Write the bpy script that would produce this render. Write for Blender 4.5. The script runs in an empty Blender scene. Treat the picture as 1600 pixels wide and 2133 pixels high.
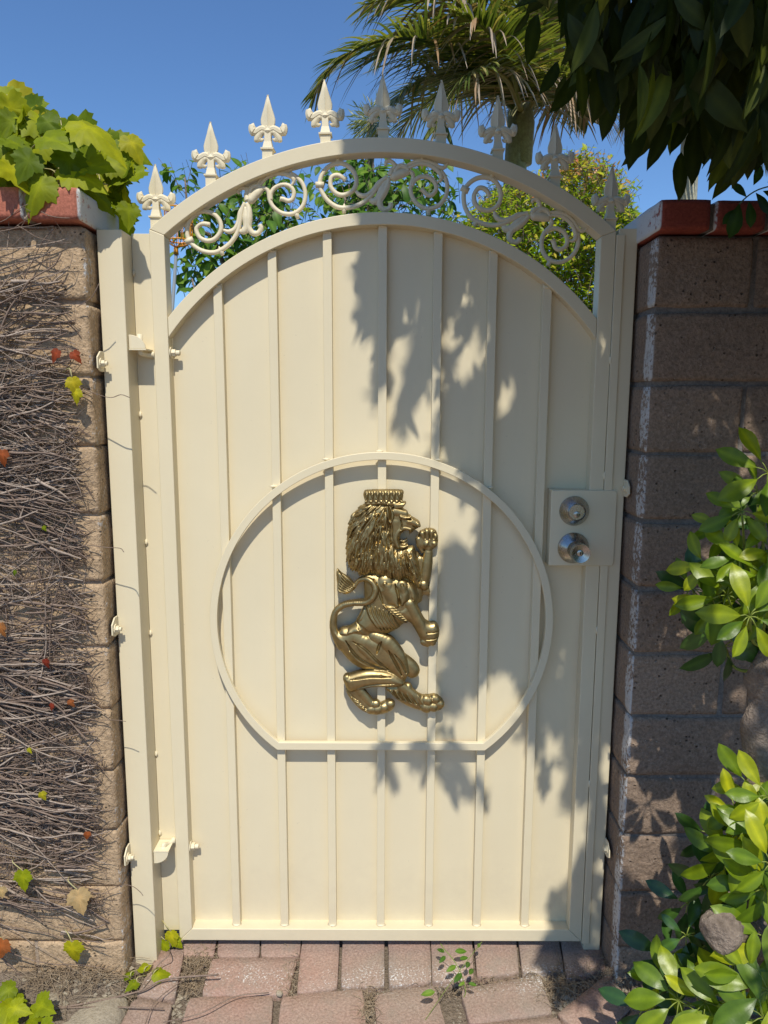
import bpy, math, random
import numpy as np
from mathutils import Vector, Matrix, noise as mnoise
random.seed(11); np.random.seed(11)
R = math.radians
SC = bpy.context.scene
COL = SC.collection
# ------------------------------------------------------------------ camera, sky, sun, exposure
F = 1500.0; CX, CY = 800.0, 1066.5            # focal length and centre, in photo pixels
CAM = Vector((0.0, -1.52, 1.27))
up_c = Vector((35, 9930, 1500)).normalized()   # world up seen from the camera
x_c = (Vector((1, 0, 0)) - up_c * up_c.x).normalized()
y_c = up_c.cross(x_c)
RC = Matrix((x_c, y_c, up_c))                  # camera vector -> world vector
cam = bpy.data.cameras.new('camera'); camo = bpy.data.objects.new('camera', cam); COL.objects.link(camo)
M4 = RC.to_4x4(); M4.translation = CAM
camo.matrix_world = M4
cam.sensor_fit = 'HORIZONTAL'; cam.sensor_width = 36.0; cam.lens = 36.0 * F / 1600.0
cam.clip_start = 0.02; cam.clip_end = 1500
SC.camera = camo
SUN_EL = R(56.0); TS = math.tan(SUN_EL)
w = bpy.data.worlds.new('World'); SC.world = w; w.use_nodes = True
wn = w.node_tree; wn.nodes.clear()
sky = wn.nodes.new('ShaderNodeTexSky'); sky.sky_type = 'NISHITA'; sky.sun_disc = False
sky.sun_elevation = SUN_EL; sky.sun_rotation = R(180); sky.air_density = 1.0; sky.dust_density = 0.3; sky.ozone_density = 4.0
bg = wn.nodes.new('ShaderNodeBackground'); bg.inputs[1].default_value = 0.13
wo = wn.nodes.new('ShaderNodeOutputWorld')
tint = wn.nodes.new('ShaderNodeMix'); tint.data_type = 'RGBA'; tint.blend_type = 'MULTIPLY'; tint.inputs[0].default_value = 1
tint.inputs[7].default_value = (.68, .86, 1.04, 1)                # camera white balance on the blue
wn.links.new(sky.outputs[0], tint.inputs[6]); wn.links.new(tint.outputs[2], bg.inputs[0]); wn.links.new(bg.outputs[0], wo.inputs[0])
sun = bpy.data.lights.new('sun', 'SUN'); sun.energy = 3.9; sun.angle = R(0.53); sun.color = (1.0, 0.95, 0.86)
suno = bpy.data.objects.new('sun', sun); suno.rotation_euler = (R(90) - SUN_EL, 0, 0); suno.location = (0, -4, 6); COL.objects.link(suno)
SC.view_settings.view_transform = 'Standard'; SC.view_settings.look = 'None'
SC.view_settings.gamma = 1.0; SC.view_settings.use_curve_mapping = False
SC.view_settings.exposure = 0.11
SC.cycles.max_bounces = 8; SC.cycles.transparent_max_bounces = 8

# ------------------------------------------------------------------ pixel <-> place
def ray(u, v):
    return RC @ Vector((u - CX, -(v - CY), -F))
def px(u, v, Y=0.0):
    d = ray(u, v); return CAM + d * ((Y - CAM.y) / d.y)
def pz(u, v, Z=0.0):
    d = ray(u, v); return CAM + d * ((Z - CAM.z) / d.z)
def proj(p):
    q = RC.transposed() @ (Vector(p) - CAM)
    if q.z > -1e-4: return (-1e5, -1e5)
    return (CX + F * q.x / -q.z, CY - F * q.y / -q.z)
def inpoly(u, v, P):
    c = False; j = len(P) - 1
    for i in range(len(P)):
        (x1, y1), (x2, y2) = P[i], P[j]
        if (y1 > v) != (y2 > v) and u < (x2 - x1) * (v - y1) / (y2 - y1) + x1: c = not c
        j = i
    return c

# ------------------------------------------------------------------ materials
def newmat(name):
    m = bpy.data.materials.new(name); m.use_nodes = True
    nt = m.node_tree; b = nt.nodes['Principled BSDF']
    return m, nt, b
def nd(nt, t, **kw):
    n = nt.nodes.new(t)
    for k, v in kw.items(): setattr(n, k, v)
    return n
def mixc(nt, fac, a, b, mode='MIX'):
    n = nt.nodes.new('ShaderNodeMix'); n.data_type = 'RGBA'; n.blend_type = mode
    for s, v in ((0, fac), (6, a), (7, b)):
        if isinstance(v, (int, float)): n.inputs[s].default_value = v
        elif isinstance(v, tuple): n.inputs[s].default_value = (*v, 1)
        else: nt.links.new(v, n.inputs[s])
    return n.outputs[2]
def math_(nt, op, a, b=None, c=None, clamp=False):
    n = nt.nodes.new('ShaderNodeMath'); n.operation = op; n.use_clamp = clamp
    for i, v in enumerate((a, b, c)):
        if v is None: continue
        if isinstance(v, (int, float)): n.inputs[i].default_value = v
        else: nt.links.new(v, n.inputs[i])
    return n.outputs[0]
def noise_(nt, co, scale, detail=4, rough=.55):
    n = nt.nodes.new('ShaderNodeTexNoise'); n.inputs['Scale'].default_value = scale
    n.inputs['Detail'].default_value = detail; n.inputs['Roughness'].default_value = rough
    nt.links.new(co, n.inputs['Vector']); return n.outputs[0]
def ramp_(nt, fac, lo, hi):
    n = nt.nodes.new('ShaderNodeMapRange'); n.inputs[1].default_value = lo; n.inputs[2].default_value = hi
    nt.links.new(fac, n.inputs[0]); return n.outputs[0]
def bump_(nt, h, strength, dist, prev=None):
    n = nt.nodes.new('ShaderNodeBump'); n.inputs['Strength'].default_value = strength; n.inputs['Distance'].default_value = dist
    nt.links.new(h, n.inputs['Height'])
    if prev is not None: nt.links.new(prev, n.inputs['Normal'])
    return n.outputs[0]
def wpos(nt): return nt.nodes.new('ShaderNodeNewGeometry').outputs['Position']

def paint_mat(name, col, rough=.38):
    m, nt, b = newmat(name); p = wpos(nt)
    n1 = noise_(nt, p, 3.0, 5); n2 = noise_(nt, p, 220, 2); n3 = noise_(nt, p, 24, 4)
    mp_ = nd(nt, 'ShaderNodeMapping'); mp_.inputs['Scale'].default_value = (1, 1, .10); nt.links.new(p, mp_.inputs[0])
    stk = ramp_(nt, noise_(nt, mp_.outputs[0], 34, 5, .65), .50, .80)      # faint rain streaks
    c0 = mixc(nt, ramp_(nt, n1, .3, .75), tuple(c * .955 for c in col), tuple(min(1, c * 1.02) for c in col))
    c0 = mixc(nt, math_(nt, 'MULTIPLY', stk, .06), c0, tuple(c * .72 for c in col))
    zz_ = nd(nt, 'ShaderNodeSeparateXYZ'); nt.links.new(p, zz_.inputs[0])
    du = math_(nt, 'MULTIPLY', ramp_(nt, math_(nt, 'ADD', zz_.outputs[2], math_(nt, 'MULTIPLY', noise_(nt, p, 17, 5, .7), -.35)), .02, -.16), .18, clamp=True)
    c0 = mixc(nt, du, c0, (.42, .34, .25))                              # dust and splash at the foot
    sp_ = math_(nt, 'MULTIPLY', ramp_(nt, noise_(nt, p, 150, 2, .5), .75, .77), .25)
    c0 = mixc(nt, sp_, c0, (.40, .33, .24))
    nt.links.new(c0, b.inputs['Base Color'])
    rr = nd(nt, 'ShaderNodeMapRange'); rr.inputs[3].default_value = rough - .06; rr.inputs[4].default_value = rough + .12
    nt.links.new(n3, rr.inputs[0]); nt.links.new(rr.outputs[0], b.inputs['Roughness'])
    nt.links.new(bump_(nt, n2, .10, .0006, bump_(nt, n3, .25, .0012)), b.inputs['Normal'])
    b.inputs['Specular IOR Level'].default_value = .45
    return m
CREAM = paint_mat('cream_paint', (.765, .668, .452))
CREAM_CAST = paint_mat('cream_cast_paint', (.78, .685, .47), .48)

def metal_mat(name, col, rough, nscale, bstr, dist=.0015, col2=None):
    m, nt, b = newmat(name); p = wpos(nt); n = noise_(nt, p, nscale, 4)
    b.inputs['Metallic'].default_value = 1.0
    nt.links.new(mixc(nt, ramp_(nt, n, .35, .7), col, col2 or tuple(c * .8 for c in col)), b.inputs['Base Color'])
    rr = nd(nt, 'ShaderNodeMapRange'); rr.inputs[3].default_value = rough - .06; rr.inputs[4].default_value = rough + .10
    nt.links.new(n, rr.inputs[0]); nt.links.new(rr.outputs[0], b.inputs['Roughness'])
    nt.links.new(bump_(nt, n, bstr, dist), b.inputs['Normal'])
    return m
GOLD = metal_mat('aged_gold', (.45, .345, .16), .43, 70, .20, .0009, (.31, .235, .11))
STEEL = metal_mat('satin_steel', (.50, .48, .44), .24, 300, .04, .0004)
DARKM, _nt, _b = newmat('keyhole_black'); _b.inputs['Base Color'].default_value = (.01, .01, .01, 1); _b.inputs['Roughness'].default_value = .5

def block_mat(name, c1, c2, white, side):
    m, nt, b = newmat(name)
    g = nt.nodes.new('ShaderNodeNewGeometry'); p = g.outputs['Position']
    oi = nt.nodes.new('ShaderNodeObjectInfo')
    big = noise_(nt, p, 6, 6, .6); fine = noise_(nt, p, 160, 3, .7); med = noise_(nt, p, 38, 5, .65)
    col = mixc(nt, ramp_(nt, big, .3, .7), c1, c2)
    col = mixc(nt, math_(nt, 'MULTIPLY', oi.outputs['Random'], .45), col, tuple(x * 1.35 for x in c1))
    col = mixc(nt, ramp_(nt, fine, .3, .75), mixc(nt, 1.0, col, (.62, .6, .58), 'MULTIPLY'), mixc(nt, 1.0, col, (1.25, 1.22, 1.2), 'MULTIPLY'))
    vor = nd(nt, 'ShaderNodeTexVoronoi'); vor.inputs['Scale'].default_value = 95
    nt.links.new(p, vor.inputs['Vector'])
    pit = math_(nt, 'MULTIPLY', ramp_(nt, vor.outputs['Distance'], .30, .12), ramp_(nt, med, .52, .62), clamp=True)
    col = mixc(nt, pit, col, tuple(x * .25 for x in c1))
    # pale lime bloom in specks
    sp = math_(nt, 'MULTIPLY', ramp_(nt, noise_(nt, p, 260, 3, .7), .60, .68), ramp_(nt, med, .42, .6), clamp=True)
    col = mixc(nt, math_(nt, 'MULTIPLY', sp, .45), col, (.5, .47, .42))
    # white paint on the end of the wall, near its front corner
    sx = nd(nt, 'ShaderNodeSeparateXYZ'); nt.links.new(p, sx.inputs[0])
    sn = nd(nt, 'ShaderNodeSeparateXYZ'); nt.links.new(g.outputs['Normal'], sn.inputs[0])
    nxm = ramp_(nt, math_(nt, 'MULTIPLY', sn.outputs[0], side), .42, .62)
    yy = math_(nt, 'ADD', sx.outputs[1], math_(nt, 'MULTIPLY', math_(nt, 'SUBTRACT', med, .5), .022))
    ym = ramp_(nt, yy, -.052, -.060)
    worn = ramp_(nt, math_(nt, 'ADD', noise_(nt, p, 120, 4, .7), math_(nt, 'MULTIPLY', noise_(nt, p, 9, 3), .6)), .98 - white * .35, 1.08 - white * .35)
    xm = ramp_(nt, math_(nt, 'ABSOLUTE', sx.outputs[0]), .605, .595)
    pm = math_(nt, 'MULTIPLY', math_(nt, 'MULTIPLY', math_(nt, 'MULTIPLY', nxm, ym), worn), xm, clamp=True)
    col = mixc(nt, math_(nt, 'MULTIPLY', pm, .9), col, (.60, .59, .56))
    nt.links.new(col, b.inputs['Base Color']); b.inputs['Roughness'].default_value = .92
    b.inputs['Specular IOR Level'].default_value = .2
    h = math_(nt, 'SUBTRACT', math_(nt, 'MULTIPLY', fine, .35), math_(nt, 'MULTIPLY', pit, .9))
    nt.links.new(bump_(nt, h, 1.0, .005, bump_(nt, med, .8, .010)), b.inputs['Normal'])
    return m
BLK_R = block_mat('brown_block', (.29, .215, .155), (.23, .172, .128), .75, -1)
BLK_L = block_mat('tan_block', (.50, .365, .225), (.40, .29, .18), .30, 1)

def rough_mat(name, c1, c2, s1, s2, bstr=.6, dist=.004, rough=.9, rnd=.3, speck=None):
    m, nt, b = newmat(name); p = wpos(nt); oi = nt.nodes.new('ShaderNodeObjectInfo')
    a = noise_(nt, p, s1, 5, .6); f = noise_(nt, p, s2, 3, .7)
    col = mixc(nt, ramp_(nt, a, .3, .7), c1, c2)
    col = mixc(nt, math_(nt, 'MULTIPLY', oi.outputs['Random'], rnd), col, mixc(nt, 1.0, col, (1.45, 1.3, 1.25), 'MULTIPLY'))
    col = mixc(nt, ramp_(nt, f, .3, .7), mixc(nt, 1.0, col, (.7, .68, .66), 'MULTIPLY'), mixc(nt, 1.0, col, (1.25, 1.25, 1.25), 'MULTIPLY'))
    if speck:
        k = math_(nt, 'MULTIPLY', ramp_(nt, noise_(nt, p, 330, 2, .6), .63, .70), .6)
        col = mixc(nt, k, col, speck)
    nt.links.new(col, b.inputs['Base Color']); b.inputs['Roughness'].default_value = rough; b.inputs['Specular IOR Level'].default_value = .25
    nt.links.new(bump_(nt, f, bstr, dist, bump_(nt, a, .4, dist * 2)), b.inputs['Normal'])
    return m, nt, b, col
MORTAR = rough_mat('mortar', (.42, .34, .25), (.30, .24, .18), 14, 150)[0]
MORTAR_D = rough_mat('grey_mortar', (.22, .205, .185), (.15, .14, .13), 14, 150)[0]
def brick_mat(name, c1, c2, sgn):
    m, nt, b, col = rough_mat(name, c1, c2, 18, 180, .5, .002, .8, .3)
    g = nt.nodes.new('ShaderNodeNewGeometry'); p = g.outputs['Position']
    sn = nd(nt, 'ShaderNodeSeparateXYZ'); nt.links.new(g.outputs['Normal'], sn.inputs[0])
    sx = nd(nt, 'ShaderNodeSeparateXYZ'); nt.links.new(p, sx.inputs[0])
    mk = ramp_(nt, math_(nt, 'MULTIPLY', sn.outputs[0], sgn), .55, .7)
    wn_ = ramp_(nt, math_(nt, 'ADD', noise_(nt, p, 60, 5, .75), math_(nt, 'MULTIPLY', sx.outputs[1], 1.2)), .24, .34)
    out = mixc(nt, math_(nt, 'MULTIPLY', mk, wn_, clamp=True), col, (.66, .66, .64))
    nt.links.new(out, b.inputs['Base Color']); return m
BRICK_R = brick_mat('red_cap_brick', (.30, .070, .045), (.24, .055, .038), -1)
BRICK_L = brick_mat('orange_cap_brick', (.43, .155, .10), (.35, .125, .08), 1)
def paver_mat():
    m, nt, b, col = rough_mat('pink_paver', (.36, .225, .175), (.32, .255, .20), 4, 190, .8, .003, .92, .25, (.50, .41, .35))
    p = wpos(nt); sx = nd(nt, 'ShaderNodeSeparateXYZ'); nt.links.new(p, sx.inputs[0])
    st = ramp_(nt, noise_(nt, p, 11, 5, .7), .50, .66)
    col = mixc(nt, math_(nt, 'MULTIPLY', st, .55), col, (.27, .225, .175))
    dk = ramp_(nt, noise_(nt, p, 48, 4, .7), .62, .72)
    col = mixc(nt, math_(nt, 'MULTIPLY', dk, .4), col, (.16, .12, .095))
    # white overspray in a band just in front of the gate
    yy = math_(nt, 'ABSOLUTE', math_(nt, 'ADD', sx.outputs[1], .088))
    band = ramp_(nt, yy, .055, .0)
    n = ramp_(nt, math_(nt, 'ADD', noise_(nt, p, 210, 3, .7), math_(nt, 'MULTIPLY', noise_(nt, p, 8, 3), .5)), .83, .93)
    nt.links.new(mixc(nt, math_(nt, 'MULTIPLY', math_(nt, 'MULTIPLY', band, n), 1.0, clamp=True), col, (.75, .74, .70)), b.inputs['Base Color'])
    return m
PAVER = paver_mat()
SOIL = rough_mat('dry_soil', (.27, .215, .16), (.17, .135, .10), 9, 120, 1.0, .012, .95, 0)[0]
ROCK = rough_mat('stone', (.38, .33, .24), (.27, .235, .18), 20, 160)[0]
STEM = rough_mat('dry_vine_bark', (.29, .215, .165), (.17, .12, .09), 30, 300, .6, .001, .85, 0)[0]
STEM2 = rough_mat('pale_vine_bark', (.47, .38, .30), (.29, .225, .175), 30, 300, .6, .001, .85, 0)[0]
BARK = rough_mat('grey_bark', (.31, .245, .185), (.15, .115, .088), 25, 120, 1.0, .006, .9, 0)[0]
STRAW = rough_mat('dry_straw', (.42, .33, .22), (.27, .20, .13), 40, 200, .3, .001, .9, 0)[0]
PALMTRUNK = rough_mat('palm_trunk', (.34, .36, .17), (.28, .26, .14), 5, 60, .3, .004, .6, .2)[0]
PALMTRUNK2 = rough_mat('pale_palm_trunk', (.52, .50, .36), (.40, .40, .30), 6, 60, .3, .004, .6, .2)[0]
ORANGE = paint_mat('orange_wire', (.80, .33, .02)); GREYM = paint_mat('grey_pole', (.22, .25, .27))

def leaf_mat(name, cols, rough=.4, trans=.35, spec=.5, vein=True, tmul=(1.5, 1.6, .5)):
    """cols: list of (pos, colour) picked per leaf by a random number"""
    m, nt, b = newmat(name)
    oi = nt.nodes.new('ShaderNodeObjectInfo'); at = nd(nt, 'ShaderNodeAttribute', attribute_name='rnd')
    f = math_(nt, 'FRACT', math_(nt, 'ADD', oi.outputs['Random'], at.outputs['Fac']))
    cr = nt.nodes.new('ShaderNodeValToRGB'); nt.links.new(f, cr.inputs[0])
    el = cr.color_ramp.elements
    while len(el) > 1: el.remove(el[-1])
    el[0].position = cols[0][0]; el[0].color = (*cols[0][1], 1)
    for pos, c in cols[1:]:
        e = el.new(pos); e.color = (*c, 1)
    col = cr.outputs[0]
    p = wpos(nt); n = noise_(nt, p, 45, 4)
    col = mixc(nt, ramp_(nt, n, .3, .7), mixc(nt, 1.0, col, (.82, .82, .8), 'MULTIPLY'), mixc(nt, 1.0, col, (1.15, 1.1, 1.0), 'MULTIPLY'))
    if vein:
        av = nd(nt, 'ShaderNodeAttribute', attribute_name='mid')
        col = mixc(nt, math_(nt, 'MULTIPLY', av.outputs['Fac'], .5), col, mixc(nt, 1.0, col, (2.0, 1.8, 1.6), 'MULTIPLY'))
    nt.links.new(col, b.inputs['Base Color']); b.inputs['Roughness'].default_value = rough
    b.inputs['Specular IOR Level'].default_value = spec
    nt.links.new(bump_(nt, noise_(nt, p, 260, 2), .15, .001), b.inputs['Normal'])
    tr = nt.nodes.new('ShaderNodeBsdfTranslucent'); nt.links.new(mixc(nt, 1.0, col, tmul, 'MULTIPLY'), tr.inputs[0])
    mx = nt.nodes.new('ShaderNodeMixShader'); mx.inputs[0].default_value = trans
    nt.links.new(b.outputs[0], mx.inputs[1]); nt.links.new(tr.outputs[0], mx.inputs[2])
    nt.links.new(mx.outputs[0], nt.nodes['Material Output'].inputs[0])
    return m
L_SHRUB = leaf_mat('shrub_leaf', [(0, (.07, .14, .010)), (.35, (.13, .215, .010)), (.7, (.21, .285, .011)), (1, (.37, .41, .012))], .34, .30, .35)
L_SHRUB_D = leaf_mat('dark_shrub_leaf', [(0, (.022, .065, .014)), (1, (.05, .12, .02))], .3, .12)  # darker leaf green, mostly for clusters set further back, also the sprig
L_TREE = leaf_mat('tree_leaf', [(0, (.022, .036, .008)), (.55, (.036, .054, .010)), (.9, (.06, .08, .012)), (1, (.14, .18, .02))], .5, .18, .2)
L_IVY = leaf_mat('ivy_leaf', [(0, (.10, .16, .006)), (.4, (.20, .26, .006)), (.8, (.32, .36, .008)), (1, (.46, .40, .02))], .55, .35, .22)
L_IVYR = leaf_mat('red_ivy_leaf', [(0, (.20, .03, .015)), (.6, (.28, .07, .02)), (1, (.38, .16, .05))], .6, .25, .2)
L_IVYY = leaf_mat('faded_ivy_leaf', [(0, (.50, .36, .17)), (1, (.50, .36, .20))], .6, .3)
L_BUSH = leaf_mat('bush_leaf', [(0, (.05, .13, .018)), (.6, (.10, .21, .022)), (1, (.20, .31, .03))], .45, .35, .3)
L_HEDGE = leaf_mat('hedge_leaf', [(0, (.10, .19, .010)), (.5, (.24, .35, .014)), (.85, (.44, .48, .03)), (1, (.52, .42, .06))], .4, .4, .3)
L_TIP = leaf_mat('new_hedge_leaf', [(0, (.40, .34, .10)), (.6, (.48, .26, .10)), (1, (.42, .16, .07))], .4, .35)
L_PALM = leaf_mat('palm_leaf', [(0, (.07, .11, .028)), (.5, (.16, .20, .05)), (.82, (.30, .32, .08)), (1, (.50, .40, .20))], .35, .25, vein=False)
L_DEAD = leaf_mat('dead_palm_leaf', [(0, (.34, .27, .21)), (.5, (.46, .38, .32)), (1, (.34, .20, .09))], .6, .2, vein=False)
PETIOLE = leaf_mat('green_stalk', [(0, (.20, .28, .04)), (1, (.28, .34, .06))], .5, .1, vein=False)
PALESTALK = leaf_mat('pale_stalk', [(0, (.46, .44, .20)), (1, (.56, .50, .25))], .5, .1, vein=False)

# ------------------------------------------------------------------ object helpers
def tag(o, label=None, cat=None, group=None, kind=None):
    if label: o['label'] = label
    if cat: o['category'] = cat
    if group: o['group'] = group
    if kind: o['kind'] = kind
    return o
def empty(name, loc, label=None, cat=None, group=None, kind=None):
    o = bpy.data.objects.new(name, None); o.empty_display_size = .1; COL.objects.link(o); o.location = loc
    return tag(o, label, cat, group, kind)
def link(name, me, parent=None, M=None):
    o = bpy.data.objects.new(name, me); COL.objects.link(o)
    if M is not None: o.matrix_basis = M
    if parent is not None:
        o.parent = parent
        base = parent
        T = Matrix.Identity(4)
        while base is not None:
            if base.type == 'EMPTY': T = Matrix.Translation(-base.location) @ T
            base = base.parent
        if parent.type == 'EMPTY': o.matrix_parent_inverse = T
        else:
            o.matrix_parent_inverse = parent.matrix_basis.inverted()
    return o
def mesh(name, V, Fc, mat, smooth=False):
    me = bpy.data.meshes.new(name); me.from_pydata([tuple(v) for v in V], [], [tuple(f) for f in Fc]); me.update()
    if mat: me.materials.append(mat)
    if smooth: me.polygons.foreach_set('use_smooth', [True] * len(me.polygons))
    return me
def fixn(me):
    import bmesh
    bm = bmesh.new(); bm.from_mesh(me); bmesh.ops.recalc_face_normals(bm, faces=bm.faces); bm.to_mesh(me); bm.free(); return me
def bev(o, wdt, seg=2, ang=35):
    m = o.modifiers.new('bevel', 'BEVEL'); m.width = wdt; m.segments = seg; m.limit_method = 'ANGLE'; m.angle_limit = R(ang); m.harden_normals = True
    o.data.polygons.foreach_set('use_smooth', [True] * len(o.data.polygons))
    return o
def boxvf(x0, x1, y0, y1, z0, z1):
    V = [(x, y, z) for x in (x0, x1) for y in (y0, y1) for z in (z0, z1)]
    Fc = [(0, 1, 3, 2), (4, 6, 7, 5), (0, 4, 5, 1), (2, 3, 7, 6), (0, 2, 6, 4), (1, 5, 7, 3)]
    return V, Fc
def box(name, x0, x1, y0, y1, z0, z1, mat, parent=None, b=0.0, seg=2):
    V, Fc = boxvf(x0, x1, y0, y1, z0, z1); me = mesh(name, V, Fc, mat); o = link(name, me, parent)
    if b: bev(o, b, seg)
    return o
def strip(name, top, bot, y0, y1, mat, parent, b=0.0015):
    """solid between two rows of (x,z) points, from y0 to y1"""
    n = len(top); V = []
    for y in (y0, y1):
        V += [(p[0], y, p[1]) for p in top] + [(p[0], y, p[1]) for p in bot]
    Fc = []
    for i in range(n - 1):
        Fc.append((n + i, n + i + 1, i + 1, i)); o = 2 * n
        Fc.append((o + i, o + i + 1, o + n + i + 1, o + n + i))
        Fc.append((i, i + 1, o + i + 1, o + i)); Fc.append((n + i + 1, n + i, o + n + i, o + n + i + 1))
    o = 2 * n
    Fc.append((0, o, o + n, n)); Fc.append((n - 1, 2 * n - 1, o + 2 * n - 1, o + n - 1))
    me = fixn(mesh(name, V, Fc, mat)); ob = link(name, me, parent)
    if b: bev(ob, b)
    return ob
def tubevf(P, rad, sides=6, flat=1.0, cap=True, axis=None):
    """tube along points; axis = direction that is squashed by flat"""
    P = [Vector(p) for p in P]; n = len(P); V = []; Fc = []
    if not hasattr(rad, '__len__'): rad = [rad] * n
    prev = None
    for i in range(n):
        t = (P[min(i + 1, n - 1)] - P[max(i - 1, 0)])
        if t.length < 1e-9: t = Vector((0, 0, 1))
        t.normalize()
        if axis is not None: a = Vector(axis); a = (a - t * a.dot(t)).normalized()
        else:
            a = prev if prev is not None else (Vector((0, 1, 0)) if abs(t.y) < .9 else Vector((1, 0, 0)))
            a = (a - t * a.dot(t)).normalized()
        prev = a; bb = t.cross(a)
        for k in range(sides):
            th = 2 * math.pi * (k + .5) / sides
            V.append(P[i] + (bb * math.cos(th) + a * math.sin(th) * flat) * rad[i])
    for i in range(n - 1):
        for k in range(sides):
            k2 = (k + 1) % sides
            Fc.append((i * sides + k, i * sides + k2, (i + 1) * sides + k2, (i + 1) * sides + k))
    if cap:
        Fc.append(tuple(range(sides - 1, -1, -1))); Fc.append(tuple((n - 1) * sides + k for k in range(sides)))
    return V, Fc
class MB:
    def __init__(s): s.V = []; s.F = []; s.A = []; s.B = []
    def add(s, V, Fc, rnd=0.0, mid=None):
        o = len(s.V); s.V += [tuple(v) for v in V]; s.F += [tuple(i + o for i in f) for f in Fc]
        s.A += [rnd] * len(V); s.B += (list(mid) if mid is not None else [0.0] * len(V)); return s
    def box(s, *a): return s.add(*boxvf(*a))
    def tube(s, *a, **k): return s.add(*tubevf(*a, **k))
    def mesh(s, name, mat, smooth=True, attrs=False):
        me = mesh(name, s.V, s.F, mat, smooth)
        if attrs:
            a = me.attributes.new('rnd', 'FLOAT', 'POINT'); a.data.foreach_set('value', s.A)
            a = me.attributes.new('mid', 'FLOAT', 'POINT'); a.data.foreach_set('value', s.B)
        return me
    def build(s, name, mat, parent=None, smooth=True, attrs=False, kind=None):
        o = link(name, s.mesh(name, mat, smooth, attrs), parent)
        if kind: o['kind'] = kind
        return o
def cr_spline(P, n=8, closed=False):
    P = [np.array(p, float) for p in P]; out = []
    m = len(P); rng = range(m if closed else m - 1)
    for i in rng:
        p0 = P[(i - 1) % m] if closed or i > 0 else 2 * P[0] - P[1]
        p1 = P[i]; p2 = P[(i + 1) % m]
        p3 = P[(i + 2) % m] if closed or i + 2 < m else 2 * P[-1] - P[-2]
        for k in range(n):
            t = k / n
            out.append(.5 * ((2 * p1) + (-p0 + p2) * t + (2 * p0 - 5 * p1 + 4 * p2 - p3) * t * t + (-p0 + 3 * p1 - 3 * p2 + p3) * t ** 3))
    if not closed: out.append(P[-1])
    return out
def frame_M(p, d, nrm, s=1.0):
    """leaf frame: local +Y along d, local +Z along normal"""
    d = Vector(d).normalized(); nrm = Vector(nrm); nrm = nrm - d * nrm.dot(d)
    if nrm.length < 1e-5: nrm = d.orthogonal()
    nrm.normalize(); x = d.cross(nrm)
    M = Matrix((x, d, nrm)).transposed().to_4x4() @ Matrix.Scale(s, 4); M.translation = Vector(p); return M
def rv(a=1.0): return Vector((random.uniform(-a, a), random.uniform(-a, a), random.uniform(-a, a)))

# ------------------------------------------------------------------ leaves (unit length along +Y)
def long_leaf(wid, fold=.25, curl=-.3, side=.0, nl=7, peak=.55, tip=1.3, wave=0.0):
    V, Fc, mid = [], [], []
    for i in range(nl + 1):
        t = i / nl
        wv = wid * (math.sin(math.pi * min(1, t ** (math.log(.5) / math.log(peak)))) ** .72 if 0 < t < 1 else 0.014)
        if t > .8: wv *= 1.0
        y = t; z = curl * t * t; xo = side * t * t
        for k in (-1, -.5, 0, .5, 1):
            xx = k * wv
            V.append((xo + xx, y - .02 * abs(k), z + abs(xx) * fold * (1 if abs(k) < 1 else .8) + wave * math.sin(t * 9 + k) * wv)); mid.append(1.0 if k == 0 else 0.0)
    for i in range(nl):
        for k in range(4):
            a = i * 5 + k; Fc.append((a, a + 1, a + 6, a + 5))
    return V, Fc, mid
def lobed_leaf(droop=-.25, fold=.2):
    half = [(0, 0), (.10, -.07), (.24, -.06), (.30, .02), (.40, .06), (.36, .14), (.47, .22), (.42, .28), (.50, .40), (.36, .42), (.33, .50), (.26, .50), (.27, .62), (.20, .68), (.17, .80), (.08, .88), (0, 1.02)]
    out = half + [(-x * .95, y) for x, y in half[-2:0:-1]]
    V = [(0, .28, 0)]; mid = [1.0]; Fc = []; n = len(out)
    def zz(x, y): return droop * (y * y + x * x * 1.1) + fold * abs(x) * .6 + .03 * math.sin(x * 17 + y * 11)
    for s_ in (.5, 1.0):
        for x, y in out:
            X = x * s_; Y = .28 + (y - .28) * s_
            V.append((X, Y, zz(X, Y))); mid.append(.6 if abs(x) < .02 else 0.0)
    V[0] = (0, .28, zz(0, .28))
    for i in range(n):
        j = (i + 1) % n
        Fc.append((0, 1 + i, 1 + j)); Fc.append((1 + i, 1 + n + i, 1 + n + j, 1 + j))
    return V, Fc, mid
def leaf_mesh(name, vf, mat):
    mb = MB(); mb.add(vf[0], vf[1], 0.0, vf[2]); return mb.mesh(name, mat, True, True)
def put_leaf(mb, vf, M):
    Vn = np.array(vf[0]); Mn = np.array(M)
    W = Vn @ Mn[:3, :3].T + Mn[:3, 3]
    mb.add(W.tolist(), vf[1], random.random(), vf[2])
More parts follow.
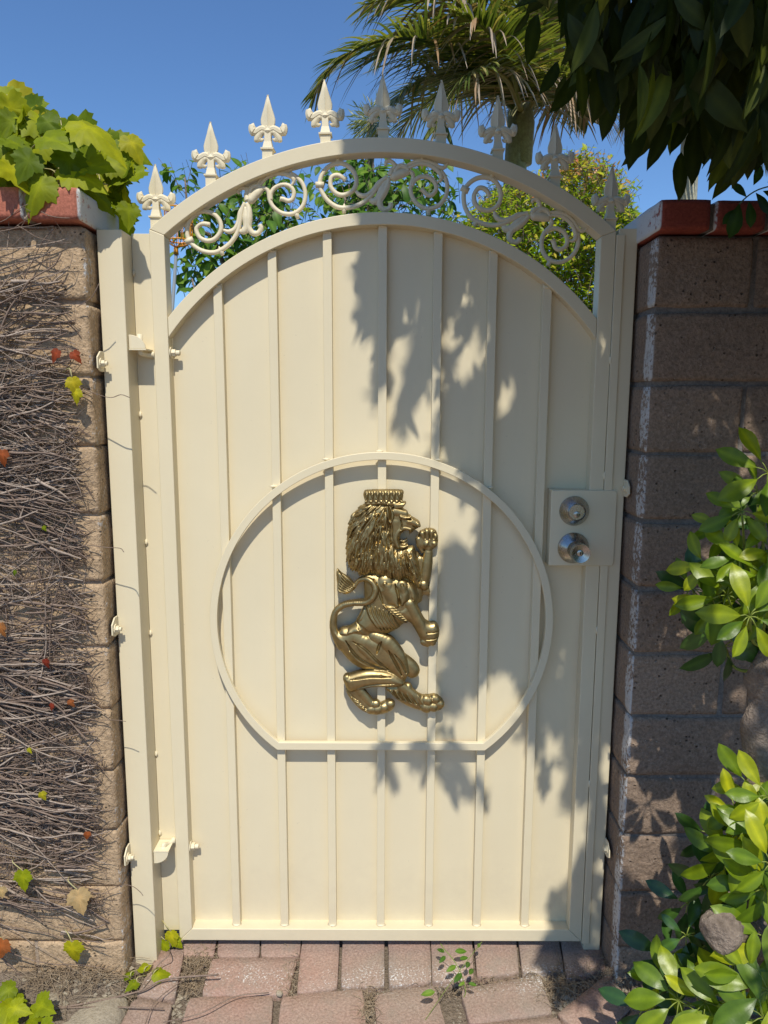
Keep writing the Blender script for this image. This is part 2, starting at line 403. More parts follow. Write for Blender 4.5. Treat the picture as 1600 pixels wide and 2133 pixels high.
#@@STRUCT
# ------------------------------------------------------------------ ground and paving
def noisy_plane(name, x0, x1, y0, y1, nx, ny, zf, mat):
    V = []; Fc = []
    for j in range(ny + 1):
        for i in range(nx + 1):
            x = x0 + (x1 - x0) * i / nx; y = y0 + (y1 - y0) * j / ny; V.append((x, y, zf(x, y)))
    for j in range(ny):
        for i in range(nx):
            a = j * (nx + 1) + i; Fc.append((a, a + 1, a + nx + 2, a + nx + 1))
    return mesh(name, V, Fc, mat, True)
def gz(x, y):
    n = mnoise.noise(Vector((x * 6, y * 6, 0))) * .010 + mnoise.noise(Vector((x * 25, y * 25, 3))) * .006
    base = -.015
    if x < -.52: base += min(.035, (-.52 - x) * .35)
    if x > .50 and y < .2: base += min(.04, (x - .50) * .5)
    return base + n
def far_ground():
    # one sheet: fine near the gate, coarse out to the horizon
    xs = [-400, -80, -20, -6, -3] + [-1.6 + .04 * i for i in range(91)] + [3, 6, 20, 80, 400]
    ys = [-400, -80, -20, -6, -3] + [-1.6 + .04 * i for i in range(66)] + [2, 4, 8, 20, 80, 400]
    V = [(x, y, gz(x, y) if (abs(x) < 2.1 and -1.7 < y < 1.1) else -.03) for y in ys for x in xs]; Fc = []
    nx = len(xs)
    for j in range(len(ys) - 1):
        for i in range(nx - 1):
            a = j * nx + i; Fc.append((a, a + 1, a + nx + 1, a + nx))
    return link('ground', mesh('ground', V, Fc, SOIL, True))
tag(far_ground(), kind='structure')

pave = empty('pavement', (0, -.3, 0), kind='structure')
def paver(pts, top=0.0, seed=0, tilt=0.0):
    """pts: four ground corners, counter-clockwise seen from above"""
    rnd = random.Random(seed)
    P = [Vector((p[0], p[1], 0)) for p in pts]
    if sum((P[(i + 1) % 4].x - P[i].x) * (P[(i + 1) % 4].y + P[i].y) for i in range(4)) > 0: P.reverse()
    c = sum(P, Vector()) / 4
    E = []                                       # rounded, slightly uneven outline
    n = 7
    for i in range(4):
        a, b = P[i], P[(i + 1) % 4]
        for k in range(n):
            t = k / n; q = a.lerp(b, t)
            cor = max(0, 1 - min(t, 1 - t) * 9) if k else 1
            q += (c - q).normalized() * (.0035 * cor + .0018 * mnoise.noise(Vector((q.x * 40, q.y * 40, seed))))
            E.append(q)
    m = len(E); V = []; Fc = []
    tx, ty = rnd.uniform(-1, 1) * .012 + tilt, rnd.uniform(-1, 1) * .012
    def zt(q): return top + (q.x - c.x) * tx + (q.y - c.y) * ty
    for s_, dz in ((1.0, -.055), (1.0, -.006), (.992, -.0012), (.975, 0.0), (.5, .0007)):
        for q in E:
            r = c.lerp(q, s_); V.append((r.x, r.y, zt(r) + dz + (mnoise.noise(Vector((r.x * 60, r.y * 60, 5))) * .0007 if dz > -.01 else 0)))
    V.append((c.x, c.y, zt(c) + .0005))
    for L in range(4):
        for i in range(m):
            j = (i + 1) % m; Fc.append((L * m + i, L * m + j, (L + 1) * m + j, (L + 1) * m + i))
    for i in range(m): Fc.append((4 * m + i, 4 * m + (i + 1) % m, 5 * m))
    link('paver', mesh('paver', V, Fc, PAVER, True), pave)
def g4(l, sx, sy, ox, oy): return [pz(ox + x / sx, oy + y / sy, 0) for x, y in l]
za = lambda *l: g4(l, 2.424, 2.424, 240, 1850)
zb = lambda *l: g4(l, 2.963, 2.963, 860, 1850)
PV = [za((312, 205), (520, 205), (500, 345), (300, 330)), za((526, 205), (732, 205), (728, 346), (512, 348)), za((740, 205), (942, 205), (934, 344), (734, 346)),
      za((486, 354), (922, 348), (872, 540), (432, 546)), za((948, 205), (1136, 205), (1122, 508), (916, 533)), za((1150, 205), (1360, 205), (1360, 492), (1140, 500)),
      za((1378, 205), (1588, 205), (1600, 474), (1382, 494)), zb((104, 100), (352, 100), (380, 560), (120, 580)), zb((362, 100), (618, 100), (660, 520), (396, 545)),
      zb((628, 100), (862, 100), (938, 520), (674, 520)), zb((878, 100), (1110, 100), (1196, 497), (950, 566)),
      za((228, 318), (352, 322), (300, 566), (104, 560)), za((96, 572), (292, 592), (240, 760), (0, 760)),
      za((372, 552), (800, 540), (782, 800), (300, 800)), za((838, 548), (1254, 504), (1276, 800), (812, 800)), za((1304, 532), (1612, 486), (1700, 800), (1330, 800)),
      zb((292, 622), (788, 532), (866, 772), (350, 842)), zb((1222, 512), (1392, 700), (1120, 960), (884, 776)),
      zb((330, 852), (900, 790), (1000, 1000), (380, 1040)), zb((1130, 970), (1400, 720), (1640, 900), (1400, 1200))]
for i, q in enumerate(PV): paver([(p.x, p.y) for p in q], top=(.006 if i in (11, 12) else 0.0), seed=i, tilt=(-.06 if i in (11, 12) else 0))
k = 100
for r in range(14):                              # paving runs on towards and past the camera
    y1 = -.415 - r * .212; off = (r % 2) * .11
    for c in range(10):
        x0 = -1.12 + c * .232 + off * .9
        paver([(x0, y1 - .2), (x0 + .222, y1 - .2), (x0 + .222, y1), (x0, y1)], seed=k); k += 1

# ------------------------------------------------------------------ block walls
def rough_box(name, L, D, H, mat, seed, nx=14, ny=8, nz=7, r=.0048, amp=.0026, fr=16):
    V = []; Fc = []; idx = {}
    off = Vector((seed * 3.7, seed * 1.9, seed * .7))
    def vert(i, j, k):
        key = (i, j, k)
        if key in idx: return idx[key]
        # cluster lines towards the edges
        def m(t): return .5 - .5 * math.cos(math.pi * t) * (1 - .0) if False else t + .09 * math.sin(2 * math.pi * t) * -1
        p = Vector(((m(i / nx) - .5) * L, (m(j / ny) - .5) * D, (m(k / nz) - .5) * H))
        inner = Vector((max(-L / 2 + r, min(L / 2 - r, p.x)), max(-D / 2 + r, min(D / 2 - r, p.y)), max(-H / 2 + r, min(H / 2 - r, p.z))))
        d = p - inner
        if d.length > 1e-9: p = inner + d.normalized() * r
        nv = mnoise.noise_vector((p + off) * fr) * amp + mnoise.noise_vector((p + off) * fr * 4) * amp * .35
        p = p + nv; idx[key] = len(V); V.append(p); return idx[key]
    def face(fix, val):
        rg = {0: (ny, nz), 1: (nx, nz), 2: (nx, ny)}[fix]
        for a in range(rg[0]):
            for b in range(rg[1]):
                q = []
                for da, db in ((0, 0), (1, 0), (1, 1), (0, 1)):
                    t = [0, 0, 0]; o = [x for x in (0, 1, 2) if x != fix]; t[o[0]] = a + da; t[o[1]] = b + db; t[fix] = val; q.append(vert(*t))
                Fc.append(tuple(q))
    face(0, 0); face(0, nx); face(1, 0); face(1, ny); face(2, 0); face(2, nz)
    return fixn(mesh(name, V, Fc, mat, True))
def block_wall(root, sgn, xe, joints, half, full, mat, mort, depth, y0, rows_half):
    """sgn +1: wall runs to +x from xe, -1: to -x"""
    cache = {}; jn = .009
    H0 = joints[0] - joints[1] - jn
    xm0, xm1 = sorted((xe + sgn * .010, xe + sgn * 2.2))
    box('mortar', xm0, xm1, y0 + .0055, y0 + depth - .01, -.12, joints[0] - .003, mort, root)
    for r in range(len(joints) - 1):
        z1, z0 = joints[r], joints[r + 1]; zc = (z0 + z1) / 2
        x = 0.0; n = 0
        while x < 2.1:
            Lb = half if (n == 0 and r in rows_half) else full
            key = (round(Lb, 3), (r * 7 + n * 3) % 4)
            if key not in cache: cache[key] = rough_box('block', Lb - jn, depth, H0, mat, len(cache) + (0 if sgn > 0 else 20))
            M = Matrix.Translation((xe + sgn * (x + Lb / 2), y0 + depth / 2 + random.uniform(-.0015, .0015), zc))
            if (r + n) % 2 and n > 0: M = M @ Matrix.Rotation(math.pi, 4, 'Y')
            link('block', cache[key], root, M)
            x += Lb; n += 1
YW = -.09; DW = .150
JR = [1.5895, 1.4502, 1.309, 1.173, 1.0365, .896, .758, .6216, .4867, .3483, .2153, .083, -.052]
wr = empty('block_wall', (1.2, 0, 0), 'shaded brown concrete block wall with a white-edged end, right of the gate behind the shrub', 'wall')
half = px(1572, 560, YW).x - .514
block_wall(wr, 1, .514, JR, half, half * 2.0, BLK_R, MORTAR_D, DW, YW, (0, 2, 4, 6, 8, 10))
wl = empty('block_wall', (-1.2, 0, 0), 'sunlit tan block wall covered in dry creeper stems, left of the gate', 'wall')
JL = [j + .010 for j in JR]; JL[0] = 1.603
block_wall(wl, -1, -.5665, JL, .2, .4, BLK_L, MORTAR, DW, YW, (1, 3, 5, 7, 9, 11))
def cap(root, sgn, xe, zb, zt, mat, mort, edges):
    y0 = -.122
    xs = sorted((xe + sgn * .006, xe + sgn * 2.1))
    box('mortar', xs[0], xs[1], y0 + .010, y0 + .205, zb + .002, zt - .006, mort, root)
    x = 0; n = 0; cache = {}
    while x < 2.05:
        Wb = edges[n] if n < len(edges) else .092
        key = (round(Wb, 3), n % 3)
        if key not in cache: cache[key] = rough_box('cap_brick', Wb, .215, zt - zb, mat, 40 + len(cache) + (10 if sgn > 0 else 0), 5, 8, 4, .0035, .0012, 20)
        link('cap_brick', cache[key], root, Matrix.Translation((xe + sgn * (x + Wb / 2), y0 + .1075, (zb + zt) / 2 + random.uniform(-.001, .001))))
        x += Wb + .0095; n += 1
cap(wr, 1, .5095, 1.590, 1.644, BRICK_R, MORTAR_D, [.094])
cap(wl, -1, -.5655, 1.6045, 1.6615, BRICK_L, MORTAR, [.096])

# ------------------------------------------------------------------ the gate
gate = empty('entrance_gate', (0, .02, .02), 'cream painted steel garden gate with arched spiked top and a gold lion', 'gate')
XL, XR, XIL, XIR = -.4753, .4675, -.4450, .4372
GX = -.0039; ZB = .0225
R1o, R1i, Z1 = .7214, .6925, 1.0700
R2o, R2i, Z2 = .5706, .5462, 1.0797
def arcz(x, Rr, zc): return zc + math.sqrt(max(0, Rr * Rr - (x - GX) ** 2))
DT = .038
n = 72
zo = 1.6155; zi = arcz(XIL, R1i, Z1)
def arcpts(Rr, zc, xa, xb, za_=None, zb_=None):
    a0 = math.asin((xa - GX) / Rr); a1 = math.asin((xb - GX) / Rr)
    P = [(GX + Rr * math.sin(a0 + (a1 - a0) * i / n), zc + Rr * math.cos(a0 + (a1 - a0) * i / n)) for i in range(n + 1)]
    if za_: P[0] = (xa, za_); P[-1] = (xb, za_)
    return P
strip('outer_arch', arcpts(R1o, Z1, XL, XR, zo), arcpts(R1i, Z1, XIL, XIR, zi), 0, DT, CREAM, gate, .0018)
strip('frame_stile', [(XL, zo), (XIL, zi)], [(XL, ZB), (XIL, ZB + .030)], 0, DT, CREAM, gate, .0018)
strip('frame_stile', [(XIR, zi), (XR, zo)], [(XIR, ZB + .030), (XR, ZB)], 0, DT, CREAM, gate, .0018)
strip('bottom_rail', [(XIL, ZB + .030), (XIR, ZB + .030)], [(XL, ZB), (XR, ZB)], 0, DT, CREAM, gate, .0018)
e = .0004
strip('inner_arch', arcpts(R2o, Z2, XIL + e, XIR - e), arcpts(R2i, Z2, XIL + e, XIR - e), .0006, DT, CREAM, gate, .0016)
YP = .0305
Rm = (R2o + R2i) / 2
strip('sheet_panel', arcpts(Rm, Z2, XIL - .004, XIR + .004), [(XIL - .004 + (XIR - XIL + .008) * i / n, ZB + .026) for i in range(n + 1)], YP, YP + .003, CREAM, gate, 0)
BW = .0183; YB = .0118
for k in range(-3, 4):
    xc = -.0037 + .1132 * k
    zt = lambda x: arcz(x, R2i, Z2) - .0002
    xs = [xc - BW / 2 + BW * i / 4 for i in range(5)]
    strip('bar', [(x, zt(x)) for x in xs], [(x, ZB + .0302) for x in xs], YB, YP - .0002, CREAM, gate, .0012)
wb_ = MB()
def blob(mb, c, r, f=(1, .7, .6)):
    V = []; Fc = []; nu, nv = 8, 5
    for j in range(nv + 1):
        for i in range(nu):
            a = 2 * math.pi * i / nu; b_ = math.pi * (j + .001) / (nv + .002)
            k_ = 1 + .25 * mnoise.noise(Vector((c[0] * 90 + i, c[2] * 90 + j, 0)))
            V.append((c[0] + r * f[0] * k_ * math.sin(b_) * math.cos(a), c[1] + r * f[1] * k_ * math.cos(b_), c[2] + r * f[2] * k_ * math.sin(b_) * math.sin(a)))
    for j in range(nv):
        for i in range(nu): Fc.append((j * nu + i, j * nu + (i + 1) % nu, (j + 1) * nu + (i + 1) % nu, (j + 1) * nu + i))
    mb.add(V, Fc)
for k in range(-3, 4):
    xc = -.0037 + .1132 * k
    wb = MB(); blob(wb, (xc, YB + .004, ZB + .0310), .0098, (1.15, .8, .30)); wb.build('weld_bead', CREAM_CAST, gate)
    wb = MB(); blob(wb, (xc, YB + .003, arcz(xc, R2i, Z2) - .0008), .0088, (1.2, .8, .35)); wb.build('weld_bead', CREAM_CAST, gate)
    if abs(k) < 3:
        zr = .7925 + math.sqrt(.3755 ** 2 - (xc - GX) ** 2)
        wb = MB(); blob(wb, (xc + .006 * (1 if k > 0 else -1), YB - .001, zr + .001), .0062, (1.3, .7, .5)); wb.build('weld_bead', CREAM_CAST, gate)
for z in (.42, .78, 1.12, 1.36):
    wb = MB(); blob(wb, (XR + .0005, -.0004, z), .0050, (.6, .6, 2.0)); wb.build('weld_bead', CREAM_CAST, gate)
# ring with its flat chord
RC_, RCi, ZR, zc0, zc1 = .3755, .3592, .7925, .4985, .5160
a_o = math.acos((ZR - zc0) / RC_); a_i = math.acos((ZR - zc1) / RCi)
V = []; Fc = []; N = 110
def ringpts(Rr, a):
    P = [(GX + Rr * math.sin(a + (2 * math.pi - 2 * a) * i / N), ZR - Rr * math.cos(a + (2 * math.pi - 2 * a) * i / N)) for i in range(N + 1)]
    ch = [(P[-1][0] + (P[0][0] - P[-1][0]) * i / 24, P[0][1]) for i in range(1, 24)]
    return P + ch
o_, i_ = ringpts(RC_, a_o), ringpts(RCi, a_i); m = len(o_)
for y in (.0, YB - .0002):
    V += [(p[0], y, p[1]) for p in o_] + [(p[0], y, p[1]) for p in i_]
for i in range(m):
    j = (i + 1) % m
    Fc += [(i, j, m + j, m + i), (2 * m + j, 2 * m + i, 3 * m + i, 3 * m + j), (j, i, 2 * m + i, 2 * m + j), (m + i, m + j, 3 * m + j, 3 * m + i)]
bev(link('ring', fixn(mesh('ring', V, Fc, CREAM)), gate), .0012)
# latch-side stop, lock box, spindle
box('stop_strip', XR + .0004, .4850, -.0028, .0008, ZB - .004, 1.6075, CREAM, gate, .0012)
lp = [px(1146, 1018, -.0035), px(1285, 1024, -.0035), px(1279, 1178, -.0035), px(1146, 1179, -.0035)]
lx0, lx1 = (lp[0].x + lp[3].x) / 2, (lp[1].x + lp[2].x) / 2; lz1, lz0 = (lp[0].z + lp[1].z) / 2, (lp[2].z + lp[3].z) / 2
plate = strip('lock_plate', [(lx0, lz1), (lx1 - .005, lz1), (lx1, lz1 - .005)], [(lx0, lz0), (lx1 - .005, lz0), (lx1, lz0 + .005)], -.0045, YP - .001, CREAM, gate, .0016)
def lathe(name, c, prof, mat, parent, seg=48, tiltv=(0, -1, 0)):
    """prof: (radius, height along axis) rows"""
    ax = Vector(tiltv).normalized(); q = ax.to_track_quat('Z', 'Y').to_matrix()
    V = []; Fc = []; np_ = len(prof)
    for r, h in prof:
        for k in range(seg):
            a = 2 * math.pi * k / seg; V.append(Vector(c) + q @ Vector((r * math.cos(a), r * math.sin(a), h)))
    for i in range(np_ - 1):
        for k in range(seg):
            k2 = (k + 1) % seg; Fc.append((i * seg + k, i * seg + k2, (i + 1) * seg + k2, (i + 1) * seg + k))
    Fc.append(tuple((np_ - 1) * seg + k for k in range(seg)))
    me = mesh(name, V, Fc, mat, True); me.set_sharp_from_angle(angle=R(32)); return link(name, fixn(me), parent)
yk = -.0045
c = px(1196, 1064, yk)
lathe('deadbolt', c, [(.0318, 0), (.0318, .0025), (.0305, .0045), (.0200, .0205), (.0188, .0218), (.0183, .0195), (.0178, .0195), (.0176, .0222), (.0168, .0228), (.0160, .0215), (.0, .0215)], STEEL, plate)
kc = px(1202, 1072, yk - .0222)
lathe('key_cylinder', kc, [(.0068, -.0015), (.0068, .0008), (.006, .0012), (.0, .0010)], STEEL, plate, 24)
box('keyhole', kc.x - .0009, kc.x + .0009, kc.y - .0016, kc.y - .0008, kc.z - .0034, kc.z + .0030, DARKM, plate)
c = px(1194, 1141, yk)
lathe('door_knob', c, [(.0335, 0), (.0335, .003), (.032, .005), (.0215, .0175), (.0190, .0195), (.0178, .021), (.0172, .028), (.0176, .036), (.0196, .046), (.0203, .054), (.0203, .0600), (.0194, .0632), (.0182, .0632), (.0060, .0560), (.0, .0560)], STEEL, plate, 64)
kc = Vector((c.x, yk - .0566, c.z))
lathe('key_cylinder', kc, [(.0066, -.0015), (.0066, .0010), (.0058, .0014), (.0, .0012)], STEEL, plate, 24)
box('keyhole', kc.x - .0009, kc.x + .0009, kc.y - .0018, kc.y - .0010, kc.z - .0034, kc.z + .0030, DARKM, plate)

# hinge bolts through the left stile
def hexbolt(mb, x, y, z, s=1.0):
    d = (1, 0, 0)
    def seg(x0, x1, r, n): mb.tube([(x0, y, z), (x1, y, z)], r, n)
    seg(x, x + .0022 * s, .0125 * s, 20); seg(x + .0022 * s, x + .0105 * s, .0085 * s, 6)
    mb.tube([(x + .0105 * s, y, z), (x + .0185 * s, y, z), (x + .0195 * s, y, z)], [.0056 * s, .0056 * s, .0042 * s], 14)
for (u, v) in ((372, 735), (402, 1765)):
    mb = MB(); hexbolt(mb, XIL + .0003, .014, px(u, v, .010).z); o = mb.build('hinge_bolt', CREAM_CAST, gate, False); bev(o, .0006, 1)

# finials
def finial_mesh():
    mb = MB()
    # socket, collar, tapered shank
    mb.box(-.0108, .0108, -.0108, .0108, -.022, .0105)
    mb.box(-.0138, .0138, -.0138, .0138, .0106, .0136)
    def frus(z0, z1, r0, r1):
        V = [(sx * r0, sy * r0, z0) for sx, sy in ((-1, -1), (1, -1), (1, 1), (-1, 1))] + [(sx * r1, sy * r1, z1) for sx, sy in ((-1, -1), (1, -1), (1, 1), (-1, 1))]
        mb.add(V, [(0, 1, 5, 4), (1, 2, 6, 5), (2, 3, 7, 6), (3, 0, 4, 7), (4, 5, 6, 7), (3, 2, 1, 0)])
    frus(.0137, .0265, .0105, .0078); frus(.0266, .0560, .0072, .0058)
    # spear blade: flat diamond section with a raised rib
    prof = [(.046, .003), (.050, .0085), (.055, .0125), (.062, .0155), (.070, .0158), (.080, .0128), (.092, .0085), (.104, .0048), (.112, .0022), (.1155, .0006)]
    V = []; Fc = []
    for z, wv in prof:
        t = .0052 * min(1, wv / .008)
        V += [(-wv, 0, z), (-wv * .92, -.0022, z), (-.0022, -t * .8, z), (0, -t * 1.15, z), (.0022, -t * .8, z), (wv * .92, -.0022, z), (wv, 0, z), (wv * .92, .0022, z), (0, t, z), (-wv * .92, .0022, z)]
    for i in range(len(prof) - 1):
        for k in range(10): a = i * 10 + k; b = i * 10 + (k + 1) % 10; Fc.append((a, b, b + 10, a + 10))
    Fc.append(tuple(range(9, -1, -1))); Fc.append(tuple((len(prof) - 1) * 10 + k for k in range(10)))
    mb.add(V, Fc)
    # cup under the blade and the two curled arms
    mb.tube([(0, 0, .040), (0, 0, .047), (0, 0, .053)], [.006, .0095, .006], 10)
    for s in (-1, 1):
        top = cr_spline([(s * .001, -.001, .0430), (s * .006, -.002, .0495), (s * .0125, -.002, .0515), (s * .0200, -.001, .0485), (s * .0270, 0, .0455), (s * .0320, 0, .0475), (s * .0338, 0, .0540), (s * .0318, 0, .0610), (s * .0308, 0, .0645)], 4)
        mb.tube(top, [.0044 + .0030 * math.sin(math.pi * min(1, i / 30) ** 1.0) + (.0022 if 18 < i < 27 else 0) - (.005 * max(0, (i - 26) / 6)) for i in range(len(top))], 8, .85, axis=(0, 1, 0))
        low = cr_spline([(s * .004, -.001, .0390), (s * .0065, -.001, .0440), (s * .0125, -.001, .0460), (s * .0180, 0, .0420), (s * .0225, 0, .0360), (s * .0250, 0, .0300), (s * .0255, 0, .0275)], 4)
        mb.tube(low, [.0036 + .0040 * math.sin(math.pi * i / 25) for i in range(len(low))], 8, .8, axis=(0, 1, 0))
        hook = cr_spline([(s * .0200, 0, .0360), (s * .0165, 0, .0318), (s * .0120, 0, .0322), (s * .0095, 0, .0345)], 4)
        mb.tube(hook, [.0050, .0052, .0050, .0048, .0046, .0042, .0038, .0034, .0028, .0022, .0016, .001, .0008][:len(hook)], 8, .8, axis=(0, 1, 0))
    me = mb.mesh('finial', CREAM_CAST, True); me.set_sharp_from_angle(angle=R(40)); return me
fm = finial_mesh()
for k in range(-4, 5):
    x = -.0037 + .1153 * k
    z = arcz(max(XL + .01, min(XR - .01, x)), R1o, Z1) + (.004 if abs(k) == 4 else .006)
    M = Matrix.Translation((x + random.uniform(-.0008, .0008), .019, z)) @ Matrix.Diagonal((.94, 1, 1, 1)) @ Matrix.Rotation(R(random.uniform(-1, 1)), 4, 'Y') @ Matrix.Rotation(R(random.uniform(-3, 3)), 4, 'Z')
    link('finial', fm, gate, M)

# cast scrolls between the arches: one casting, three places
def scroll_mesh():
    mb = MB(); o0 = px(800, 385, .019)
    def q(x, y): p = px(640 + x / 5, 310 + y / 5, .019); return (p.x - o0.x, p.z - o0.z)
    def tb(pts, r, fl=.95, n=6, y=0.0, taper=None):
        P = cr_spline([q(*p) for p in pts], n); P3 = [(p[0], y, p[1]) for p in P]; L = len(P3)
        rr = [1.22 * r * (1 if taper is None else np.interp(i / (L - 1), [0, .25, .75, 1], taper)) for i in range(L)]
        mb.tube(P3, rr, 8, fl, axis=(0, 1, 0))
    s = .00092 / 5
    tb([(398, 322), (355, 290), (310, 275), (262, 290), (243, 330), (248, 400), (300, 462), (370, 482), (450, 455), (498, 400), (512, 320), (480, 232), (400, 165), (320, 150), (220, 190), (155, 270), (130, 370), (158, 460), (220, 545), (310, 604), (400, 615), (500, 598), (590, 555), (655, 500), (715, 420), (780, 335), (835, 292)], 21 * s)
    mb.tube([(q(395, 322)[0], 0, q(395, 322)[1]), (q(402, 326)[0], 0, q(402, 326)[1])], 27 * s, 8, .9)
    tb([(505, 440), (550, 482), (620, 485), (690, 430), (750, 350), (830, 300)], 22 * s, taper=[.6, 1, 1, .7])
    tb([(850, 300), (835, 380), (790, 470), (755, 540), (770, 610), (820, 632), (868, 605), (870, 565)], 26 * s, taper=[.8, 1.35, .85, .9])
    tb([(640, 520), (690, 545), (740, 520), (780, 430), (820, 330)], 30 * s, .7, taper=[.4, 1.1, 1.3, .7])
    tb([(700, 560), (745, 560), (770, 500)], 18 * s, taper=[.4, 1, 1, 1])
    tb([(1060, 235), (980, 258), (910, 285), (862, 300)], 34 * s, .8, taper=[.8, 1.2, 1.2, .6])
    tb([(820, 175), (822, 135), (860, 125), (898, 150), (915, 185), (880, 225), (868, 280)], 20 * s, taper=[.7, .9, 1, 1.5])
    tb([(870, 250), (920, 180), (935, 155)], 17 * s, taper=[1, 1, .8, .4]); tb([(900, 270), (950, 190), (1010, 185), (1060, 225)], 24 * s)
    tb([(1010, 195), (1100, 145), (1200, 125), (1300, 150), (1380, 195), (1435, 190), (1468, 140)], 20 * s, taper=[.7, 1, 1, .4])
    tb([(1050, 205), (1150, 162), (1250, 165), (1335, 210), (1392, 275), (1390, 325), (1350, 352)], 18 * s, y=-.0015, taper=[.7, 1, 1.2, .5])
    tb([(1030, 225), (1090, 250), (1104, 300), (1080, 380), (1082, 460), (1125, 550), (1200, 608), (1280, 622), (1370, 588), (1438, 500), (1460, 390), (1432, 290), (1395, 235)], 20 * s)
    tb([(1088, 385), (1122, 325), (1190, 290), (1268, 298), (1330, 350), (1342, 420), (1300, 478), (1250, 478), (1212, 438), (1185, 420)], 20 * s)
    mb.tube([(q(1185, 425)[0], 0, q(1185, 425)[1]), (q(1188, 432)[0], 0, q(1188, 432)[1])], 27 * s, 8, .9)
    for (a, b) in (((320, 70), (318, 185)), ((1200, 66), (1196, 210)), ((384, 672), (386, 570)), ((1262, 690), (1266, 590))):
        A, B = q(*a), q(*b); mid = ((A[0] + B[0]) / 2, (A[1] + B[1]) / 2)
        mb.tube([(A[0], 0, A[1]), (mid[0], 0, mid[1]), (B[0], 0, B[1])], [24 * s, 30 * s, 6 * s], 6, .7)
    A, B = q(88, 375), q(175, 375); mb.box(A[0], B[0], -.0055, .0055, q(0, 402)[1], q(0, 350)[1])
    me = mb.mesh('scroll', CREAM_CAST, True); return me, o0
sm, so = scroll_mesh()
Pc = Vector((GX, .019, Z1))
for (u, v, sc, ad) in ((512, 441, 1.0, 0), (800, 385, 1.0, 0), (1087, 456, 1.0, 0)):
    t = px(u, v, .019); a = math.atan2(t.x - GX, t.z - Z1) - math.atan2(so.x - GX, so.z - Z1)
    M = Matrix.Translation(t) @ Matrix.Rotation(a + R(ad), 4, 'Y') @ Matrix.Scale(sc, 4)
    link('scroll', sm, gate, M)

